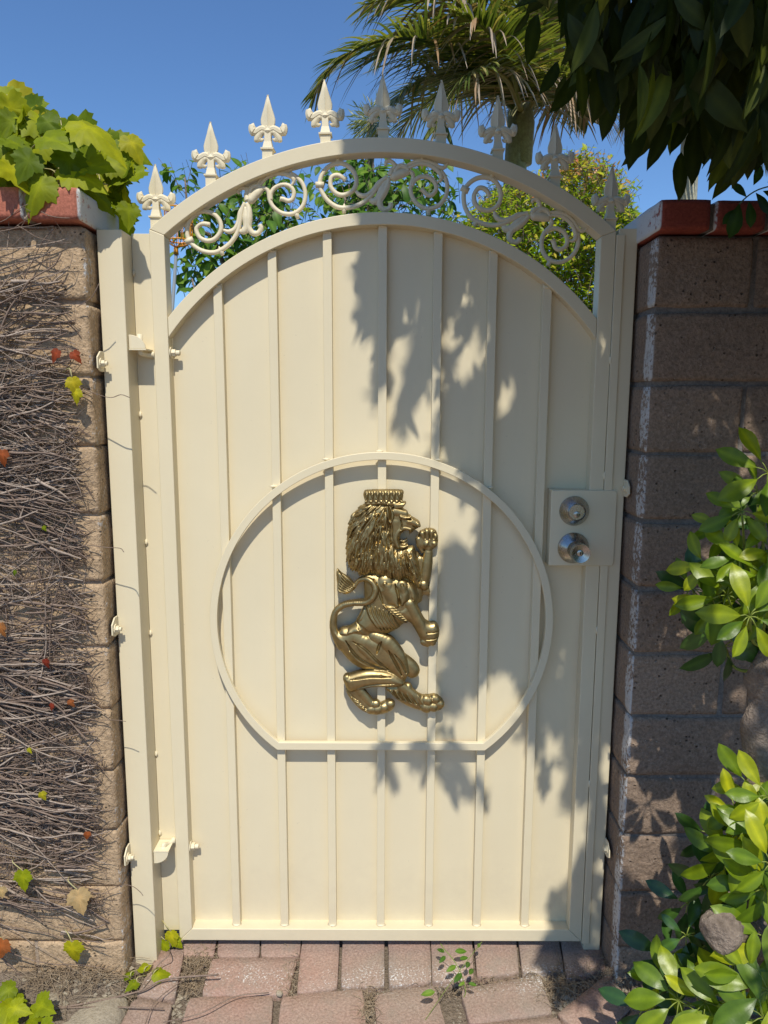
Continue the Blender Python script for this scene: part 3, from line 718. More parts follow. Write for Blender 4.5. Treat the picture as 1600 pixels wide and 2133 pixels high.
# ------------------------------------------------------------------ the lion casting (relief worked as a height field)
def build_lion():
    S = 3.0
    xs = np.arange(84, 1070, S); ys = np.arange(140, 2044, S); X, Y = np.meshgrid(xs, ys)
    H = np.full(X.shape, -1e3); ID = np.zeros(X.shape, int)
    def seg_d(ax, ay, bx, by):
        dx, dy = bx - ax, by - ay; L = dx * dx + dy * dy + 1e-9
        t = np.clip(((X - ax) * dx + (Y - ay) * dy) / L, 0, 1); return np.hypot(X - ax - t * dx, Y - ay - t * dy), t
    def sm_poly(P, n=4): return [tuple(p) for p in cr_spline(P, n, True)]
    def inflate(P, Rr, Hh, base, id_=1, smooth=True):
        if smooth: P = sm_poly(P)
        ins = np.zeros(X.shape, bool); D = np.full(X.shape, 1e9); j = len(P) - 1
        for i in range(len(P)):
            (x1, y1), (x2, y2) = P[i], P[j]
            if y1 != y2: ins ^= ((y1 > Y) != (y2 > Y)) & (X < (x2 - x1) * (Y - y1) / (y2 - y1) + x1)
            d, _ = seg_d(x1, y1, x2, y2); D = np.minimum(D, d); j = i
        t = np.clip(D / Rr, 0, 1); h = np.where(ins, base + Hh * np.sqrt(np.clip(1 - (1 - t) ** 2, 0, 1)), -1e3); put(h, id_)
        return h
    def put(h, id_):
        nonlocal H, ID
        m = h > H; H = np.where(m, h, H); ID = np.where(m, id_, ID)
    def cap_(x0, y0, x1, y1, r0, r1, base, k=.8, id_=1):
        d, t = seg_d(x0, y0, x1, y1); r = r0 + (r1 - r0) * t
        put(np.where(d < r, base + np.sqrt(np.clip(1 - (d / r) ** 2, 0, 1)) * r * k, -1e3), id_)
    def stroke(P, r, base, k=.8, id_=1, n=5, follow=None):
        P = cr_spline(P, n); L = len(P)
        for i in range(L - 1):
            ra = np.interp(i / (L - 1), np.linspace(0, 1, len(r)), r); rb = np.interp((i + 1) / (L - 1), np.linspace(0, 1, len(r)), r)
            b = np.interp(i / (L - 1), np.linspace(0, 1, len(base)), base) if hasattr(base, '__len__') else base
            x0, y0 = P[i]; x1, y1 = P[i + 1]
            m_ = max(ra, rb) + S
            i0, i1 = np.searchsorted(xs, [min(x0, x1) - m_, max(x0, x1) + m_]); j0, j1 = np.searchsorted(ys, [min(y0, y1) - m_, max(y0, y1) + m_])
            if i1 <= i0 or j1 <= j0: continue
            Xs = X[j0:j1, i0:i1]; Ys = Y[j0:j1, i0:i1]; dx, dy = x1 - x0, y1 - y0; LL = dx * dx + dy * dy + 1e-9
            t = np.clip(((Xs - x0) * dx + (Ys - y0) * dy) / LL, 0, 1); d = np.hypot(Xs - x0 - t * dx, Ys - y0 - t * dy); rr = ra + (rb - ra) * t
            bb = b if follow is None else follow[j0:j1, i0:i1] + b
            h = np.where(d < rr, bb + np.sqrt(np.clip(1 - (d / np.maximum(rr, .1)) ** 2, 0, 1)) * rr * k, -1e3)
            if follow is not None: h = np.where(follow[j0:j1, i0:i1] > -500, h, np.where(d < rr, base_off + b + np.sqrt(np.clip(1 - (d / np.maximum(rr, .1)) ** 2, 0, 1)) * rr * k, -1e3))
            sub = H[j0:j1, i0:i1]; mm = h > sub; sub[mm] = h[mm]; ID[j0:j1, i0:i1][mm] = id_
    base_off = 45
    def groove(P, r, depth, n=4):
        P = cr_spline(P, n); D = np.full(X.shape, 1e9)
        for i in range(len(P) - 1): d, _ = seg_d(*P[i], *P[i + 1]); D = np.minimum(D, d)
        g = depth * np.clip(1 - D / r, 0, 1) ** 1.5
        H[:] = np.where(H > -500, np.maximum(H - g, 6), H)
    def add_(P, r, h, n=4, pw=1.0):
        P = cr_spline(P, n) if len(P) > 2 else [np.array(p, float) for p in P]; L = len(P)
        D = np.full(X.shape, 1e9); T = np.zeros(X.shape)
        for i in range(L - 1):
            d, t = seg_d(*P[i], *P[i + 1]); m_ = d < D; D = np.where(m_, d, D); T = np.where(m_, (i + t) / (L - 1), T)
        rr = r * (np.clip(np.sin(np.pi * np.clip(T, .06, .94)) * 1.6, 0, 1)); q = np.clip(1 - (D / rr) ** 2, 0, 1) ** pw
        H[:] = np.where(H > -500, H + h * q, H)
    # far limbs first
    cap_(810, 720, 850, 860, 50, 45, 18); cap_(850, 860, 830, 1060, 50, 40, 18)
    inflate([(640, 1480), (700, 1500), (770, 1545), (825, 1595), (850, 1650), (830, 1700), (780, 1718), (735, 1690), (660, 1600)], 60, 45, 22)
    inflate([(565, 1795), (640, 1770), (765, 1760), (800, 1820), (880, 1858), (960, 1852), (1020, 1876), (1046, 1915), (1030, 1975), (960, 1992), (870, 1988), (780, 1962), (690, 1915), (620, 1860)], 45, 34, 22)
    for k in range(12):
        x0 = 585 + k * 22; y0 = 1806 + k * 3; add_([(x0, y0), (x0 + 22, y0 + 42), (x0 + 60, y0 + 72 + k * 3)], 8, 16 if k % 2 else -16)
    cap_(700, 1790, 850, 1900, 44, 38, 36, .7)
    for xx in (915, 965, 1010): add_([(xx - 20, 1915), (xx, 1945), (xx + 8, 1980)], 7, -24, 4, .6)
    for (x, y, r, b) in ((890, 1952, 42, 40), (948, 1948, 38, 42), (1000, 1925, 36, 38), (900, 1895, 40, 44), (965, 1885, 36, 42)): cap_(x, y, x + 16, y + 5, r, r, b, .85)
    # torso
    inflate([(395, 850), (500, 850), (680, 880), (800, 930), (842, 1000), (842, 1080), (800, 1180), (770, 1240), (715, 1265), (650, 1315), (560, 1355), (440, 1370), (330, 1375), (240, 1390), (170, 1350), (200, 1300), (262, 1285), (310, 1258), (335, 1215), (365, 1160), (385, 1110), (390, 1040), (386, 940)], 130, 78, 26)
    cap_(560, 930, 640, 1080, 74, 56, 66, .55); cap_(700, 950, 710, 1050, 52, 44, 74, .6); cap_(450, 930, 500, 1080, 60, 66, 46, .5)
    for k in range(7): o = k * 33; add_([(415 + o, 1090 + k * 12), (432 + o, 1165 + k * 8), (480 + o * .92, 1245 + k * 4), (530 + o * .8, 1305)], 15, 20)
    for k in range(9): add_([(545 + k * 18, 1090 + k * 17), (575 + k * 22, 1112 + k * 19), (640 + k * 18, 1118 + k * 18)], 9, 16)
    add_([(470, 890), (510, 980), (545, 1090)], 12, -18, 4, .6); add_([(560, 920), (610, 1000), (660, 1100)], 62, 18); add_([(700, 930), (720, 1000), (700, 1090)], 44, 22)
    add_([(645, 930), (668, 1010), (680, 1095)], 10, -26, 4, .6); add_([(750, 920), (790, 990), (800, 1060)], 26, 14); add_([(330, 1250), (420, 1330), (560, 1350)], 24, -10)
    add_([(340, 1240), (370, 1180), (385, 1120)], 20, 12)
    # hips and near thigh
    inflate([(200, 1330), (300, 1280), (420, 1345), (540, 1365), (610, 1415), (690, 1500), (742, 1590), (752, 1680), (715, 1745), (655, 1720), (590, 1665), (480, 1640), (385, 1640), (290, 1590), (205, 1500), (140, 1400), (128, 1320), (150, 1300)], 95, 62, 30)
    stroke([(290, 1380), (400, 1420), (520, 1520), (620, 1650)], [40, 58, 50, 30], [58, 66, 62, 50], .5)
    stroke([(470, 1370), (580, 1420), (670, 1530), (715, 1660)], [44, 62, 58, 46], [62, 72, 74, 62], .55)
    stroke([(210, 1380), (290, 1500), (400, 1590), (560, 1640)], [40, 42, 34, 18], [46, 52, 50, 44], .5)
    for P_, r_, h_ in (([(240, 1395), (330, 1520), (460, 1600), (590, 1640)], 12, -22), ([(300, 1400), (400, 1460), (500, 1560), (600, 1640)], 11, -22), ([(495, 1500), (512, 1440), (532, 1400)], 12, -26), ([(590, 1470), (640, 1560), (700, 1680)], 12, -24),
        ([(640, 1500), (700, 1580), (735, 1660)], 9, -16), ([(330, 1420), (420, 1500), (520, 1600)], 30, 10), ([(260, 1330), (300, 1300), (350, 1310)], 24, 12), ([(270, 1480), (360, 1570), (470, 1615)], 18, 12)): add_(P_, r_, h_, 4, .7)
    # near shank and foot
    inflate([(215, 1720), (225, 1690), (260, 1680), (400, 1642), (520, 1645), (640, 1670), (722, 1735), (700, 1772), (600, 1785), (470, 1782), (350, 1806), (285, 1822), (245, 1795)], 58, 58, 42)
    stroke([(300, 1755), (450, 1725), (640, 1715)], [40, 34, 34], [62, 66, 60], .6); add_([(280, 1712), (430, 1688), (610, 1690)], 9, -22, 4, .7); add_([(330, 1790), (460, 1755), (640, 1745)], 8, -14, 4, .7)
    cap_(250, 1712, 262, 1722, 34, 34, 66, .7)
    inflate([(245, 1790), (360, 1795), (400, 1866), (450, 1915), (510, 1925), (560, 1905), (600, 1893), (636, 1925), (628, 1972), (570, 2004), (490, 2018), (420, 2006), (350, 1968), (290, 1905), (245, 1840)], 44, 40, 26)
    cap_(330, 1800, 440, 1930, 46, 40, 38, .7)
    for k in range(11): add_([(244 + k * 9, 1800 + k * 13), (280 + k * 10, 1850 + k * 12), (335 + k * 11, 1890 + k * 11)], 8, 16 if k % 2 else -14)
    for xx in (470, 525, 580): add_([(xx - 4, 1935), (xx + 2, 1965), (xx + 12, 1995)], 7, -24, 4, .6)
    for (x, y, r) in ((438, 1972, 36), (492, 1972, 40), (548, 1958, 38), (600, 1930, 34), (480, 1930, 34)): cap_(x, y, x + 10, y, r, r, 44, .85)
    # near fore leg
    inflate([(700, 1110), (722, 1065), (765, 1045), (812, 1075), (850, 1150), (890, 1225), (930, 1250), (975, 1250), (1006, 1290), (1008, 1350), (985, 1410), (930, 1442), (885, 1430), (850, 1385), (810, 1310), (770, 1250), (700, 1210), (640, 1165), (650, 1125)], 55, 52, 56)
    stroke([(765, 1095), (800, 1170), (860, 1270), (890, 1340)], [42, 42, 34, 34], 92, .6)
    for (x, y) in ((940, 1300), (950, 1350), (935, 1400), (895, 1410)): cap_(x - 12, y - 6, x + 16, y + 4, 33, 31, 76, .85)
    groove([(905, 1325), (960, 1322), (1002, 1316)], 7, 18); groove([(900, 1378), (960, 1376), (996, 1366)], 7, 18)
    # raised fore leg
    stroke([(918, 680), (910, 760), (895, 860), (878, 945)], [38, 46, 46, 36], 42, .85); cap_(880, 940, 884, 950, 36, 34, 62, .8)
    cap_(850, 740, 860, 860, 34, 30, 34)
    for k in range(4): stroke([(872 + k * 14, 965), (880 + k * 14, 1000), (874 + k * 17, 1030)], [12, 12, 5], 44, .9)
    inflate([(828, 560), (842, 512), (882, 487), (940, 478), (984, 498), (1000, 560), (992, 625), (955, 655), (944, 700), (888, 695), (885, 655), (845, 650), (820, 610)], 44, 38, 34)
    for (x, y, r, x2, y2) in ((868, 520, 26, 890, 570), (905, 505, 27, 912, 560), (945, 508, 27, 938, 560), (975, 540, 24, 955, 590), (905, 605, 34, 915, 612), (965, 605, 30, 960, 615)): cap_(x, y, x2, y2, r, r * .7, 56, .95)
    stroke([(838, 570), (846, 620), (868, 668)], [26, 24, 14], 46, .9)
    for x in (888, 925, 960): groove([(x, 495), (x + 2, 560)], 6, 16)
    # tail
    stroke([(210, 1440), (160, 1370), (133, 1280), (150, 1175), (215, 1115), (300, 1092), (400, 1080), (458, 1040), (484, 975), (460, 915), (408, 890), (350, 908), (312, 955)], [50, 34, 30, 26, 23, 21, 22, 24, 24, 21, 19, 17, 14], [34, 40, 42, 44, 50, 70, 98, 112, 112, 100, 70, 44, 40], .85, 4, 6)
    inflate([(164, 812), (205, 848), (262, 880), (300, 925), (322, 962), (290, 1002), (245, 1022), (205, 1014), (176, 970), (160, 895)], 44, 36, 28, 4)
    for k in range(7): stroke([(300 - k * 3, 960 + k * 5), (245 - k * 8, 915 + k * 14), (195 - k * 3, 862 + k * 18), (168, 822 + k * 20)], [6, 11, 9, 3], [60, 62, 52, 34], .8, 4)
    for k in range(6): add_([(302 - k * 12, 950 + k * 10), (250 - k * 10, 905 + k * 16), (205 - k * 5, 860 + k * 22)], 6, -15, 3, .7)
    # head
    inflate([(620, 300), (700, 303), (748, 350), (772, 372), (802, 390), (842, 415), (852, 442), (835, 470), (803, 488), (778, 512), (762, 520), (757, 498), (735, 487), (700, 512), (682, 560), (688, 596), (720, 608), (748, 596), (742, 620), (700, 640), (640, 640), (600, 560), (600, 400)], 50, 48, 64)
    cap_(648, 335, 725, 352, 36, 28, 100, .6); cap_(760, 410, 818, 432, 34, 28, 98, .7); cap_(828, 436, 838, 446, 18, 16, 116, .8)
    cap_(650, 420, 655, 520, 44, 36, 92, .55); stroke([(690, 372), (735, 384), (768, 374)], [12, 14, 7], 122, .8)
    stroke([(668, 620), (648, 560), (668, 500), (712, 468), (770, 478)], [14, 16, 15, 13, 10], 106, .7); stroke([(672, 618), (710, 626), (745, 612)], [13, 12, 8], 92, .8)
    stroke([(690, 580), (720, 585), (745, 560)], [9, 8, 4], 44, .9); stroke([(700, 604), (728, 600), (748, 580)], [7, 6, 3], 60, .9)
    stroke([(762, 495), (764, 525)], [8, 3], 80, .9)
    groove([(740, 392), (770, 396)], 11, 34); groove([(842, 458), (812, 462), (790, 448)], 6, 20); groove([(690, 400), (700, 450), (690, 480)], 8, 16)
    # mane
    mp = [(395, 272), (470, 255), (560, 250), (606, 300), (640, 400), (618, 470), (640, 590), (690, 632), (790, 620), (815, 665), (830, 720), (858, 850), (868, 950), (835, 968), (800, 930), (770, 900), (720, 878), (680, 905), (640, 888), (600, 895), (560, 872), (500, 862), (440, 846), (390, 862), (330, 838), (280, 800), (250, 740), (242, 640), (256, 560), (262, 490), (275, 430), (320, 345), (365, 295)]
    before = H.copy()
    mh = inflate(mp, 120, 74, 34, 2)
    rng = random.Random(5); done = 0
    base_off = 30
    locks = []
    while done < 430:
        x = rng.uniform(230, 880); y = rng.uniform(255, 960)
        if not inpoly(x, y, mp): continue
        if x > 640 and y < 640: continue
        done += 1; locks.append((x, y))
    locks.sort(key=lambda p: p[1] + abs(p[0] - 560) * .3, reverse=True)   # upper locks lie over lower ones
    for n_, (x, y) in enumerate(locks):
        P = [(x, y)]; ph = rng.uniform(0, 6.3); L = rng.uniform(110, 230); st = L / 6; w_ = rng.uniform(6, 13)
        for k in range(6):
            rx, ry = x - 585, y - 250; rl = math.hypot(rx, ry) + 1
            wd = .35 + max(0, (y - 380)) / 420
            dx = rx / rl * 1.0 + .32 * math.sin(ph + k * 1.1); dy = ry / rl * 1.0 + wd + .1 * math.cos(ph + k)
            if x > 700: dx += .35
            l = math.hypot(dx, dy); x += dx / l * st; y += dy / l * st; P.append((x, y))
            if not inpoly(x, y, mp): break
        if len(P) < 3: continue
        lift = rng.uniform(0, 18)
        stroke(P, [w_ * .5, w_, w_ * 1.05, w_ * .8, 2.5], lift, 1.45, 2, 3, follow=mh)
    for (a, b) in (((330, 380), (262, 440)), ((320, 440), (255, 505)), ((300, 470), (250, 525)), ((300, 560), (246, 610)), ((310, 300 + 60), (285, 420))):
        stroke([a, ((a[0] + b[0]) / 2, (a[1] + b[1]) / 2 - 8), b], [14, 22, 8], 52, .9, 2)
    for (x, y) in locks[::4]:                    # deep partings between the locks
        P = [(x, y)]; ph = (x * 7 + y * 3) % 6.3
        for k in range(5):
            rx, ry = x - 585, y - 250; rl = math.hypot(rx, ry) + 1; dx = rx / rl + .3 * math.sin(ph + k) + (.35 if x > 700 else 0); dy = ry / rl + .35 + max(0, (y - 380)) / 420
            l = math.hypot(dx, dy); x += dx / l * 26; y += dy / l * 26
            if not inpoly(x, y, mp): break
            P.append((x, y))
        if len(P) > 2: add_(P, 7, -13, 3, .7)
    # ear
    inflate([(580, 262), (612, 300), (634, 345), (632, 385), (605, 432), (588, 400), (572, 350), (572, 300)], 16, 18, 118, 1); groove([(588, 285), (602, 340), (602, 400)], 16, 34)
    # crown
    inflate([(388, 172), (415, 160), (560, 156), (700, 160), (714, 190), (706, 236), (690, 262), (560, 258), (440, 272), (402, 256), (384, 205)], 26, 30, 84, 3)
    for i in range(7): cap_(412 + i * 44, 182, 412 + i * 44, 226, 19, 16, 108, 1.0, 3); cap_(412 + i * 44, 190, 412 + i * 44, 216, 9, 8, 122, 1.0, 3)
    for i in range(7): groove([(412 + i * 44, 176), (399 + i * 44, 200), (412 + i * 44, 232)], 4, 12, 3)
    for i in range(8): cap_(404 + i * 42, 250, 406 + i * 42, 250, 11, 11, 112, .9, 3)
    stroke([(405, 268), (540, 262), (640, 268), (730, 262)], [10, 12, 14, 6], 104, .8, 3)
    inflate([(640, 270), (732, 258), (716, 290), (700, 304), (640, 308)], 14, 20, 104, 3); 
    for i in range(5): stroke([(655 + i * 14, 275), (648 + i * 14, 300)], [6, 3], 122, .8, 3)
    # soften single-cell steps, keep creases
    m = H > -500
    Hs = H.copy(); acc = np.zeros_like(H); cnt = np.zeros_like(H)
    for dy in (-1, 0, 1):
        for dx in (-1, 0, 1):
            s_ = np.roll(np.roll(H, dy, 0), dx, 1); ok = s_ > -500; wgt = 2.0 if dx == dy == 0 else .35
            acc += np.where(ok, s_, 0) * wgt; cnt += ok * wgt
    H = np.where(m, acc / np.maximum(cnt, .1), H)
    # to the place: photo plane just in front of the bars
    k0 = px(800, 1250, YB); k1 = px(801, 1250, YB); unit = (k1.x - k0.x) / 3.95
    nyy, nxx = X.shape
    P00, P10, P01 = px(660, 980, 0), None, None
    Vx = np.zeros(X.shape); Vz = np.zeros(X.shape)
    D = np.array([list(ray(660 + xs[0] / 3.95, 980 + ys[0] / 3.95))])
    rc = np.array(RC)
    cu = (660 + X / 3.95) - CX; cv = -((980 + Y / 3.95) - CY)
    d = np.stack([cu, cv, np.full(X.shape, -F)], -1) @ rc.T
    yt = YB - H * unit * .92
    t = (-.002 - CAM.y) / d[..., 1]
    Vx = CAM.x + d[..., 0] * t; Vz = CAM.z + d[..., 2] * t
    idx = -np.ones(X.shape, int)
    fm = m[:-1, :-1] & m[1:, :-1] & m[:-1, 1:] & m[1:, 1:]
    def make(name, ids, parent):
        lab = ID[:-1, :-1]; sel = fm & np.isin(lab, ids); js, is_ = np.nonzero(sel)
        vid = {}; V = []; Fc = []; edges = {}
        def gv(j, i):
            k_ = (j, i)
            if k_ not in vid: vid[k_] = len(V); V.append((Vx[j, i], yt[j, i], Vz[j, i]))
            return vid[k_]
        for j, i in zip(js.tolist(), is_.tolist()):
            Fc.append((gv(j, i), gv(j + 1, i), gv(j + 1, i + 1), gv(j, i + 1)))
        bk = {}
        def gb(j, i):
            if (j, i) not in bk: bk[(j, i)] = len(V); V.append((Vx[j, i], YB - .0004, Vz[j, i]))
            return bk[(j, i)]
        J, I = fm.shape
        for j, i in zip(js.tolist(), is_.tolist()):
            for (dj, di, a, b) in ((-1, 0, (j, i + 1), (j, i)), (1, 0, (j + 1, i), (j + 1, i + 1)), (0, -1, (j, i), (j + 1, i)), (0, 1, (j + 1, i + 1), (j, i + 1))):
                nj, ni = j + dj, i + di
                if not (0 <= nj < J and 0 <= ni < I) or not fm[nj, ni]:
                    Fc.append((gv(*b), gv(*a), gb(*a), gb(*b)))
        me = mesh(name, V, Fc, GOLD, True); me.set_sharp_from_angle(angle=R(60))
        return link(name, me, parent)
    body = make('lion_ornament', (1,), gate); body['label'] = 'gold rampant lion casting screwed to the bars'
    make('mane', (2,), body); make('crown', (3,), body); make('tail', (4,), body)
    for (zx, zy) in ((545, 250), (528, 1676), (950, 1884)):
        q = px(660 + zx / 3.95, 980 + zy / 3.95, -.002); i = int((zx - xs[0]) / S); j = int((zy - ys[0]) / S)
        lathe('screw', (q.x, yt[j, i] + .0012, q.z), [(.0036, 0), (.0036, .0012), (.0024, .0024), (.0012, .0024), (.0, .0012)], GOLD, body, 12)
build_lion()

# ------------------------------------------------------------------ gate posts
pl = empty('gate_post', (-.54, -.02, 0), 'cream square post on the hinge side against the vine-covered wall', 'post')
pL0, pL1 = -.5642, -.5148
box('tube', pL0, pL1, -.045, .0165, -.02, 1.6045, CREAM, pl, .002)
zt_ = px(295, 487, .012).z; zb_ = px(355, 1936, .012).z
box('filler_strip', pL1 + .0005, XL - .0016, .0100, .0140, zb_, zt_, CREAM, pl, .0008)
for i in range(6):                               # weld beads
    z = .25 + i * .25 + random.uniform(-.05, .05); mb = MB(); mb.tube([(pL1 + .002, .0085, z - .006), (pL1 + .003, .0075, z), (pL1 + .002, .0085, z + .008)], [.0012, .0032, .0014], 8); mb.build('weld_bead', CREAM_CAST, pl)
def prism(name, pts, y0, y1, mat, parent, b=.0008):
    V = [(p[0], y0, p[1]) for p in pts] + [(p[0], y1, p[1]) for p in pts]; m = len(pts)
    Fc = [tuple(range(m)), tuple(range(2 * m - 1, m - 1, -1))] + [(i, (i + 1) % m, m + (i + 1) % m, m + i) for i in range(m)]
    return bev(link(name, fixn(mesh(name, V, Fc, mat)), parent), b, 1)
# hinge brackets: folded wing plates on the post's side carrying the eye bolts
def hinge(u0, v0, flip):
    a = px(u0, v0, -.032); s = -1 if flip else 1
    x0, z0 = pL1 + .0006, a.z
    pts = [(x0, z0 + s * .014)] + [(x0 + .033 * math.sin(t), z0 + s * (-.012 + .026 * math.cos(t))) for t in [i * math.pi / 2 / 7 for i in range(1, 8)]] + [(x0 + .033, z0 - s * .0135), (x0, z0 - s * .0135)]
    o = prism('hinge_bracket', pts, -.036, -.033, CREAM_CAST, pl)
    mb = MB()
    zl = z0 - s * .0150
    mb.box(x0, x0 + .034, -.0365, .008, zl - .0015, zl + .0015)
    mb.build('bracket_flange', CREAM_CAST, o, False)
    mb = MB()
    zb = z0 - .024 if not flip else z0 + .016
    mb.tube(cr_spline([(x0 + .018, -.022, z0 - s * .017), (x0 + .019, -.020, z0 - s * .022), (x0 + .025, -.008, zb), (x0 + .034, .004, zb)], 5), .0052, 10)
    mb.tube([(x0 + .018, -.022, z0 - s * .020), (x0 + .018, -.022, z0 + s * .016)], .0056, 12)
    mb.tube([(XL - .010, .006, zb), (XL - .0010, .006, zb)], .0078, 6); mb.build('eye_bolt', CREAM_CAST, o)
hinge(291, 712, False); hinge(340, 1785, True)
def flange(parent, sgn, x, v, u, ht=.032):
    """plate beside a post with an anchor bolt into the end of the wall"""
    z = px(u, v, -.075).z
    mb = MB(); pr = []
    for (yy, zz) in ((-.046, .020), (-.062, .020), (-.078, .008), (-.078, -.014), (-.066, -.020), (-.046, -.020)): pr.append((yy, zz))
    x0, x1 = (x, x + .0035) if sgn < 0 else (x - .0035, x)
    V = [(x0, p[0], z + p[1]) for p in pr] + [(x1, p[0], z + p[1]) for p in pr]; m = len(pr)
    mb.add(V, [tuple(range(m)), tuple(range(2 * m - 1, m - 1, -1))] + [(i, (i + 1) % m, m + (i + 1) % m, m + i) for i in range(m)])
    o = link('wall_flange', fixn(mb.mesh('wall_flange', CREAM_CAST, False)), parent); bev(o, .0008, 1)
    mb = MB()
    def sg(a, b, r, n): mb.tube([(x + (-sgn) * a, -.063, z - .004), (x + (-sgn) * b, -.063, z - .004)], r, n)
    q = 1 if sgn < 0 else 1
    sg(.0035 * (1 if sgn < 0 else .1), .0055, .0105, 18); sg(.0055, .0115, .0070, 6); sg(.0115, .0165, .0042, 10)
    mb.build('anchor_bolt', CREAM_CAST, o, False)
for (u, v) in ((207, 752), (240, 1310), (268, 1790)): flange(pl, -1, -.5652, v, u)
pr_ = empty('gate_post', (.49, .02, 0), 'cream square post on the lock side against the shaded wall', 'post')
box('tube', .4735, .5122, .0012, .052, -.02, 1.6205, CREAM, pr_, .002)
for (u, v) in ((1305, 1018), (1272, 1770)):
    z = px(u, v, -.02).z; mb = MB()
    V = []; prf = [(.000, .018), (-.020, .018), (-.034, .006), (-.036, -.010), (-.022, -.018), (.000, -.018)]
    m = len(prf); V = [(.5088, p[0], z + p[1]) for p in prf] + [(.5120, p[0], z + p[1]) for p in prf]
    mb.add(V, [tuple(range(m)), tuple(range(2 * m - 1, m - 1, -1))] + [(i, (i + 1) % m, m + (i + 1) % m, m + i) for i in range(m)])
    o = link('wall_flange', fixn(mb.mesh('wall_flange', CREAM_CAST, False)), pr_); bev(o, .0008, 1)
    mb = MB(); mb.tube([(.5088, -.018, z), (.5068, -.018, z)], .0095, 16); mb.tube([(.5068, -.018, z), (.5015, -.018, z)], .0062, 6); mb.build('anchor_bolt', CREAM_CAST, o, False)
#@@PLANTS
# ------------------------------------------------------------------ creeper on the left wall
vine = empty('climbing_creeper', (-1.0, -.1, 0), 'creeper with bare woody stems over the left wall and green lobed leaves on its top', 'creeper')
def vine_stems():
    A, B = MB(), MB(); rnd = random.Random(3)
    def walk(x, z, th, L, r0, off, mb, sides=4, wig=.36, twig=True, lim=True):
        st = .013; n_ = max(3, int(L / st)); P = []; y = YW - off; home = th
        dth = 0.0; xe = -.600 + .020 * mnoise.noise(Vector((z * 6, 0, 0))) + rnd.uniform(-.02, .012)
        for i in range(n_):
            P.append((x, y, z)); dth = dth * .6 + rnd.gauss(0, wig * .5); th += dth * .5; th += (home - th) * .25
            x += math.cos(th) * st; z += math.sin(th) * st
            y += rnd.uniform(-.0015, .0015); y = min(YW - .002, max(YW - .034, y))
            if (lim and x > xe) or x > -.572: break
            if twig and rnd.random() < .16:
                walk(x, z, th + rnd.choice((-1, 1)) * rnd.uniform(.3, 1.2), rnd.uniform(.02, .075), r0 * .45, -(y - YW), mb, 3, .5, False, False)
        if len(P) > 2: mb.add(*tubevf(P, [r0 * (1 - .6 * i / len(P)) for i in range(len(P))], sides, cap=False), rnd.random())
    for k in range(5200):
        z = rnd.uniform(.10, 1.50)
        dens = .62 + 1.2 * mnoise.noise(Vector((0, z * 9, 1.3))) + .28
        if z > 1.30: dens *= .42
        if z < .42: dens *= .7
        if z < .2: dens *= .5
        if rnd.random() > dens: continue
        x = rnd.uniform(-1.75, -.62); th = rnd.gauss(-.06, .24)
        if mnoise.noise(Vector((x * 7, z * 8, 9.1))) < -.18: continue
        if rnd.random() < .08: th += rnd.choice((-1, 1)) * rnd.uniform(.5, 1.2)
        walk(x, z, th, rnd.uniform(.12, .55), abs(rnd.gauss(0, .0011)) + .0009 + (.0012 if rnd.random() < .08 else 0), rnd.uniform(.003, .026), A if rnd.random() < .6 else B)
    for k in range(70):                           # knotted tufts of rootlets
        cx = rnd.uniform(-1.0, -.60); cz = rnd.uniform(.15, 1.4)
        for q_ in range(16):
            walk(cx + rnd.gauss(0, .010), cz + rnd.gauss(0, .008), rnd.uniform(-3.1, 3.1), rnd.uniform(.012, .05), .0008, rnd.uniform(.004, .03), A, 3, 1.1, False, False)
    for k in range(34):                           # thicker, climbing runners
        walk(rnd.uniform(-1.2, -.62), rnd.uniform(.1, 1.3), rnd.choice((.9, 1.4, 2.0, -.5, 2.5)) + rnd.uniform(-.3, .3), rnd.uniform(.2, .6), rnd.uniform(.0018, .0030), .014, A, 6, .45)
    for k in range(500):                          # short tendrils
        z = rnd.uniform(.12, 1.56); x = rnd.uniform(-1.0, -.585)
        walk(x, z, rnd.uniform(-3.1, 3.1), rnd.uniform(.02, .07), .0006, .004, A, 3, .6, False, False)
    for k in range(12):                           # stems wandering up under the coping
        walk(rnd.uniform(-1.0, -.60), rnd.uniform(1.50, 1.66), rnd.uniform(-.7, .9), rnd.uniform(.08, .2), .0012, .036, A, 4, .5, True, False)
    # free ends reaching over the post
    for (pts, r) in (([(150, 800), (205, 822), (232, 828), (252, 822), (270, 828)], .0009), ([(180, 1135), (220, 1140), (250, 1142), (258, 1150)], .0008), ([(190, 1500), (240, 1500), (262, 1503)], .0007), ([(200, 1870), (250, 1845), (275, 1846), (292, 1858), (298, 1866)], .0007), ([(160, 640), (190, 620), (207, 590)], .0008)):
        P = [px(u, v, YW - .012 - .006 * i) for i, (u, v) in enumerate(pts)]
        A.tube(cr_spline([tuple(p) for p in P], 4), r, 4)
    return A, B
A_, B_ = vine_stems()
A_.build('stem_tangle', STEM, vine, True, kind='stuff'); B_.build('pale_stem_tangle', STEM2, vine, True, kind='stuff')
ivy_mesh = [leaf_mesh('leaf', lobed_leaf(d, f), L_IVY) for d, f in ((-.25, .2), (-.45, .1), (-.1, .45), (-.6, -.15))]
ivy_red = leaf_mesh('leaf', lobed_leaf(-.5, .5), L_IVYR); ivy_fade = leaf_mesh('leaf', lobed_leaf(-.3, .2), L_IVYY)
TOPV = [(-60, 168), (20, 176), (60, 215), (100, 236), (160, 236), (225, 258), (285, 292), (318, 350), (262, 372), (272, 420), (306, 480), (262, 488), (225, 410), (150, 395), (-60, 395)]
stalks = MB()
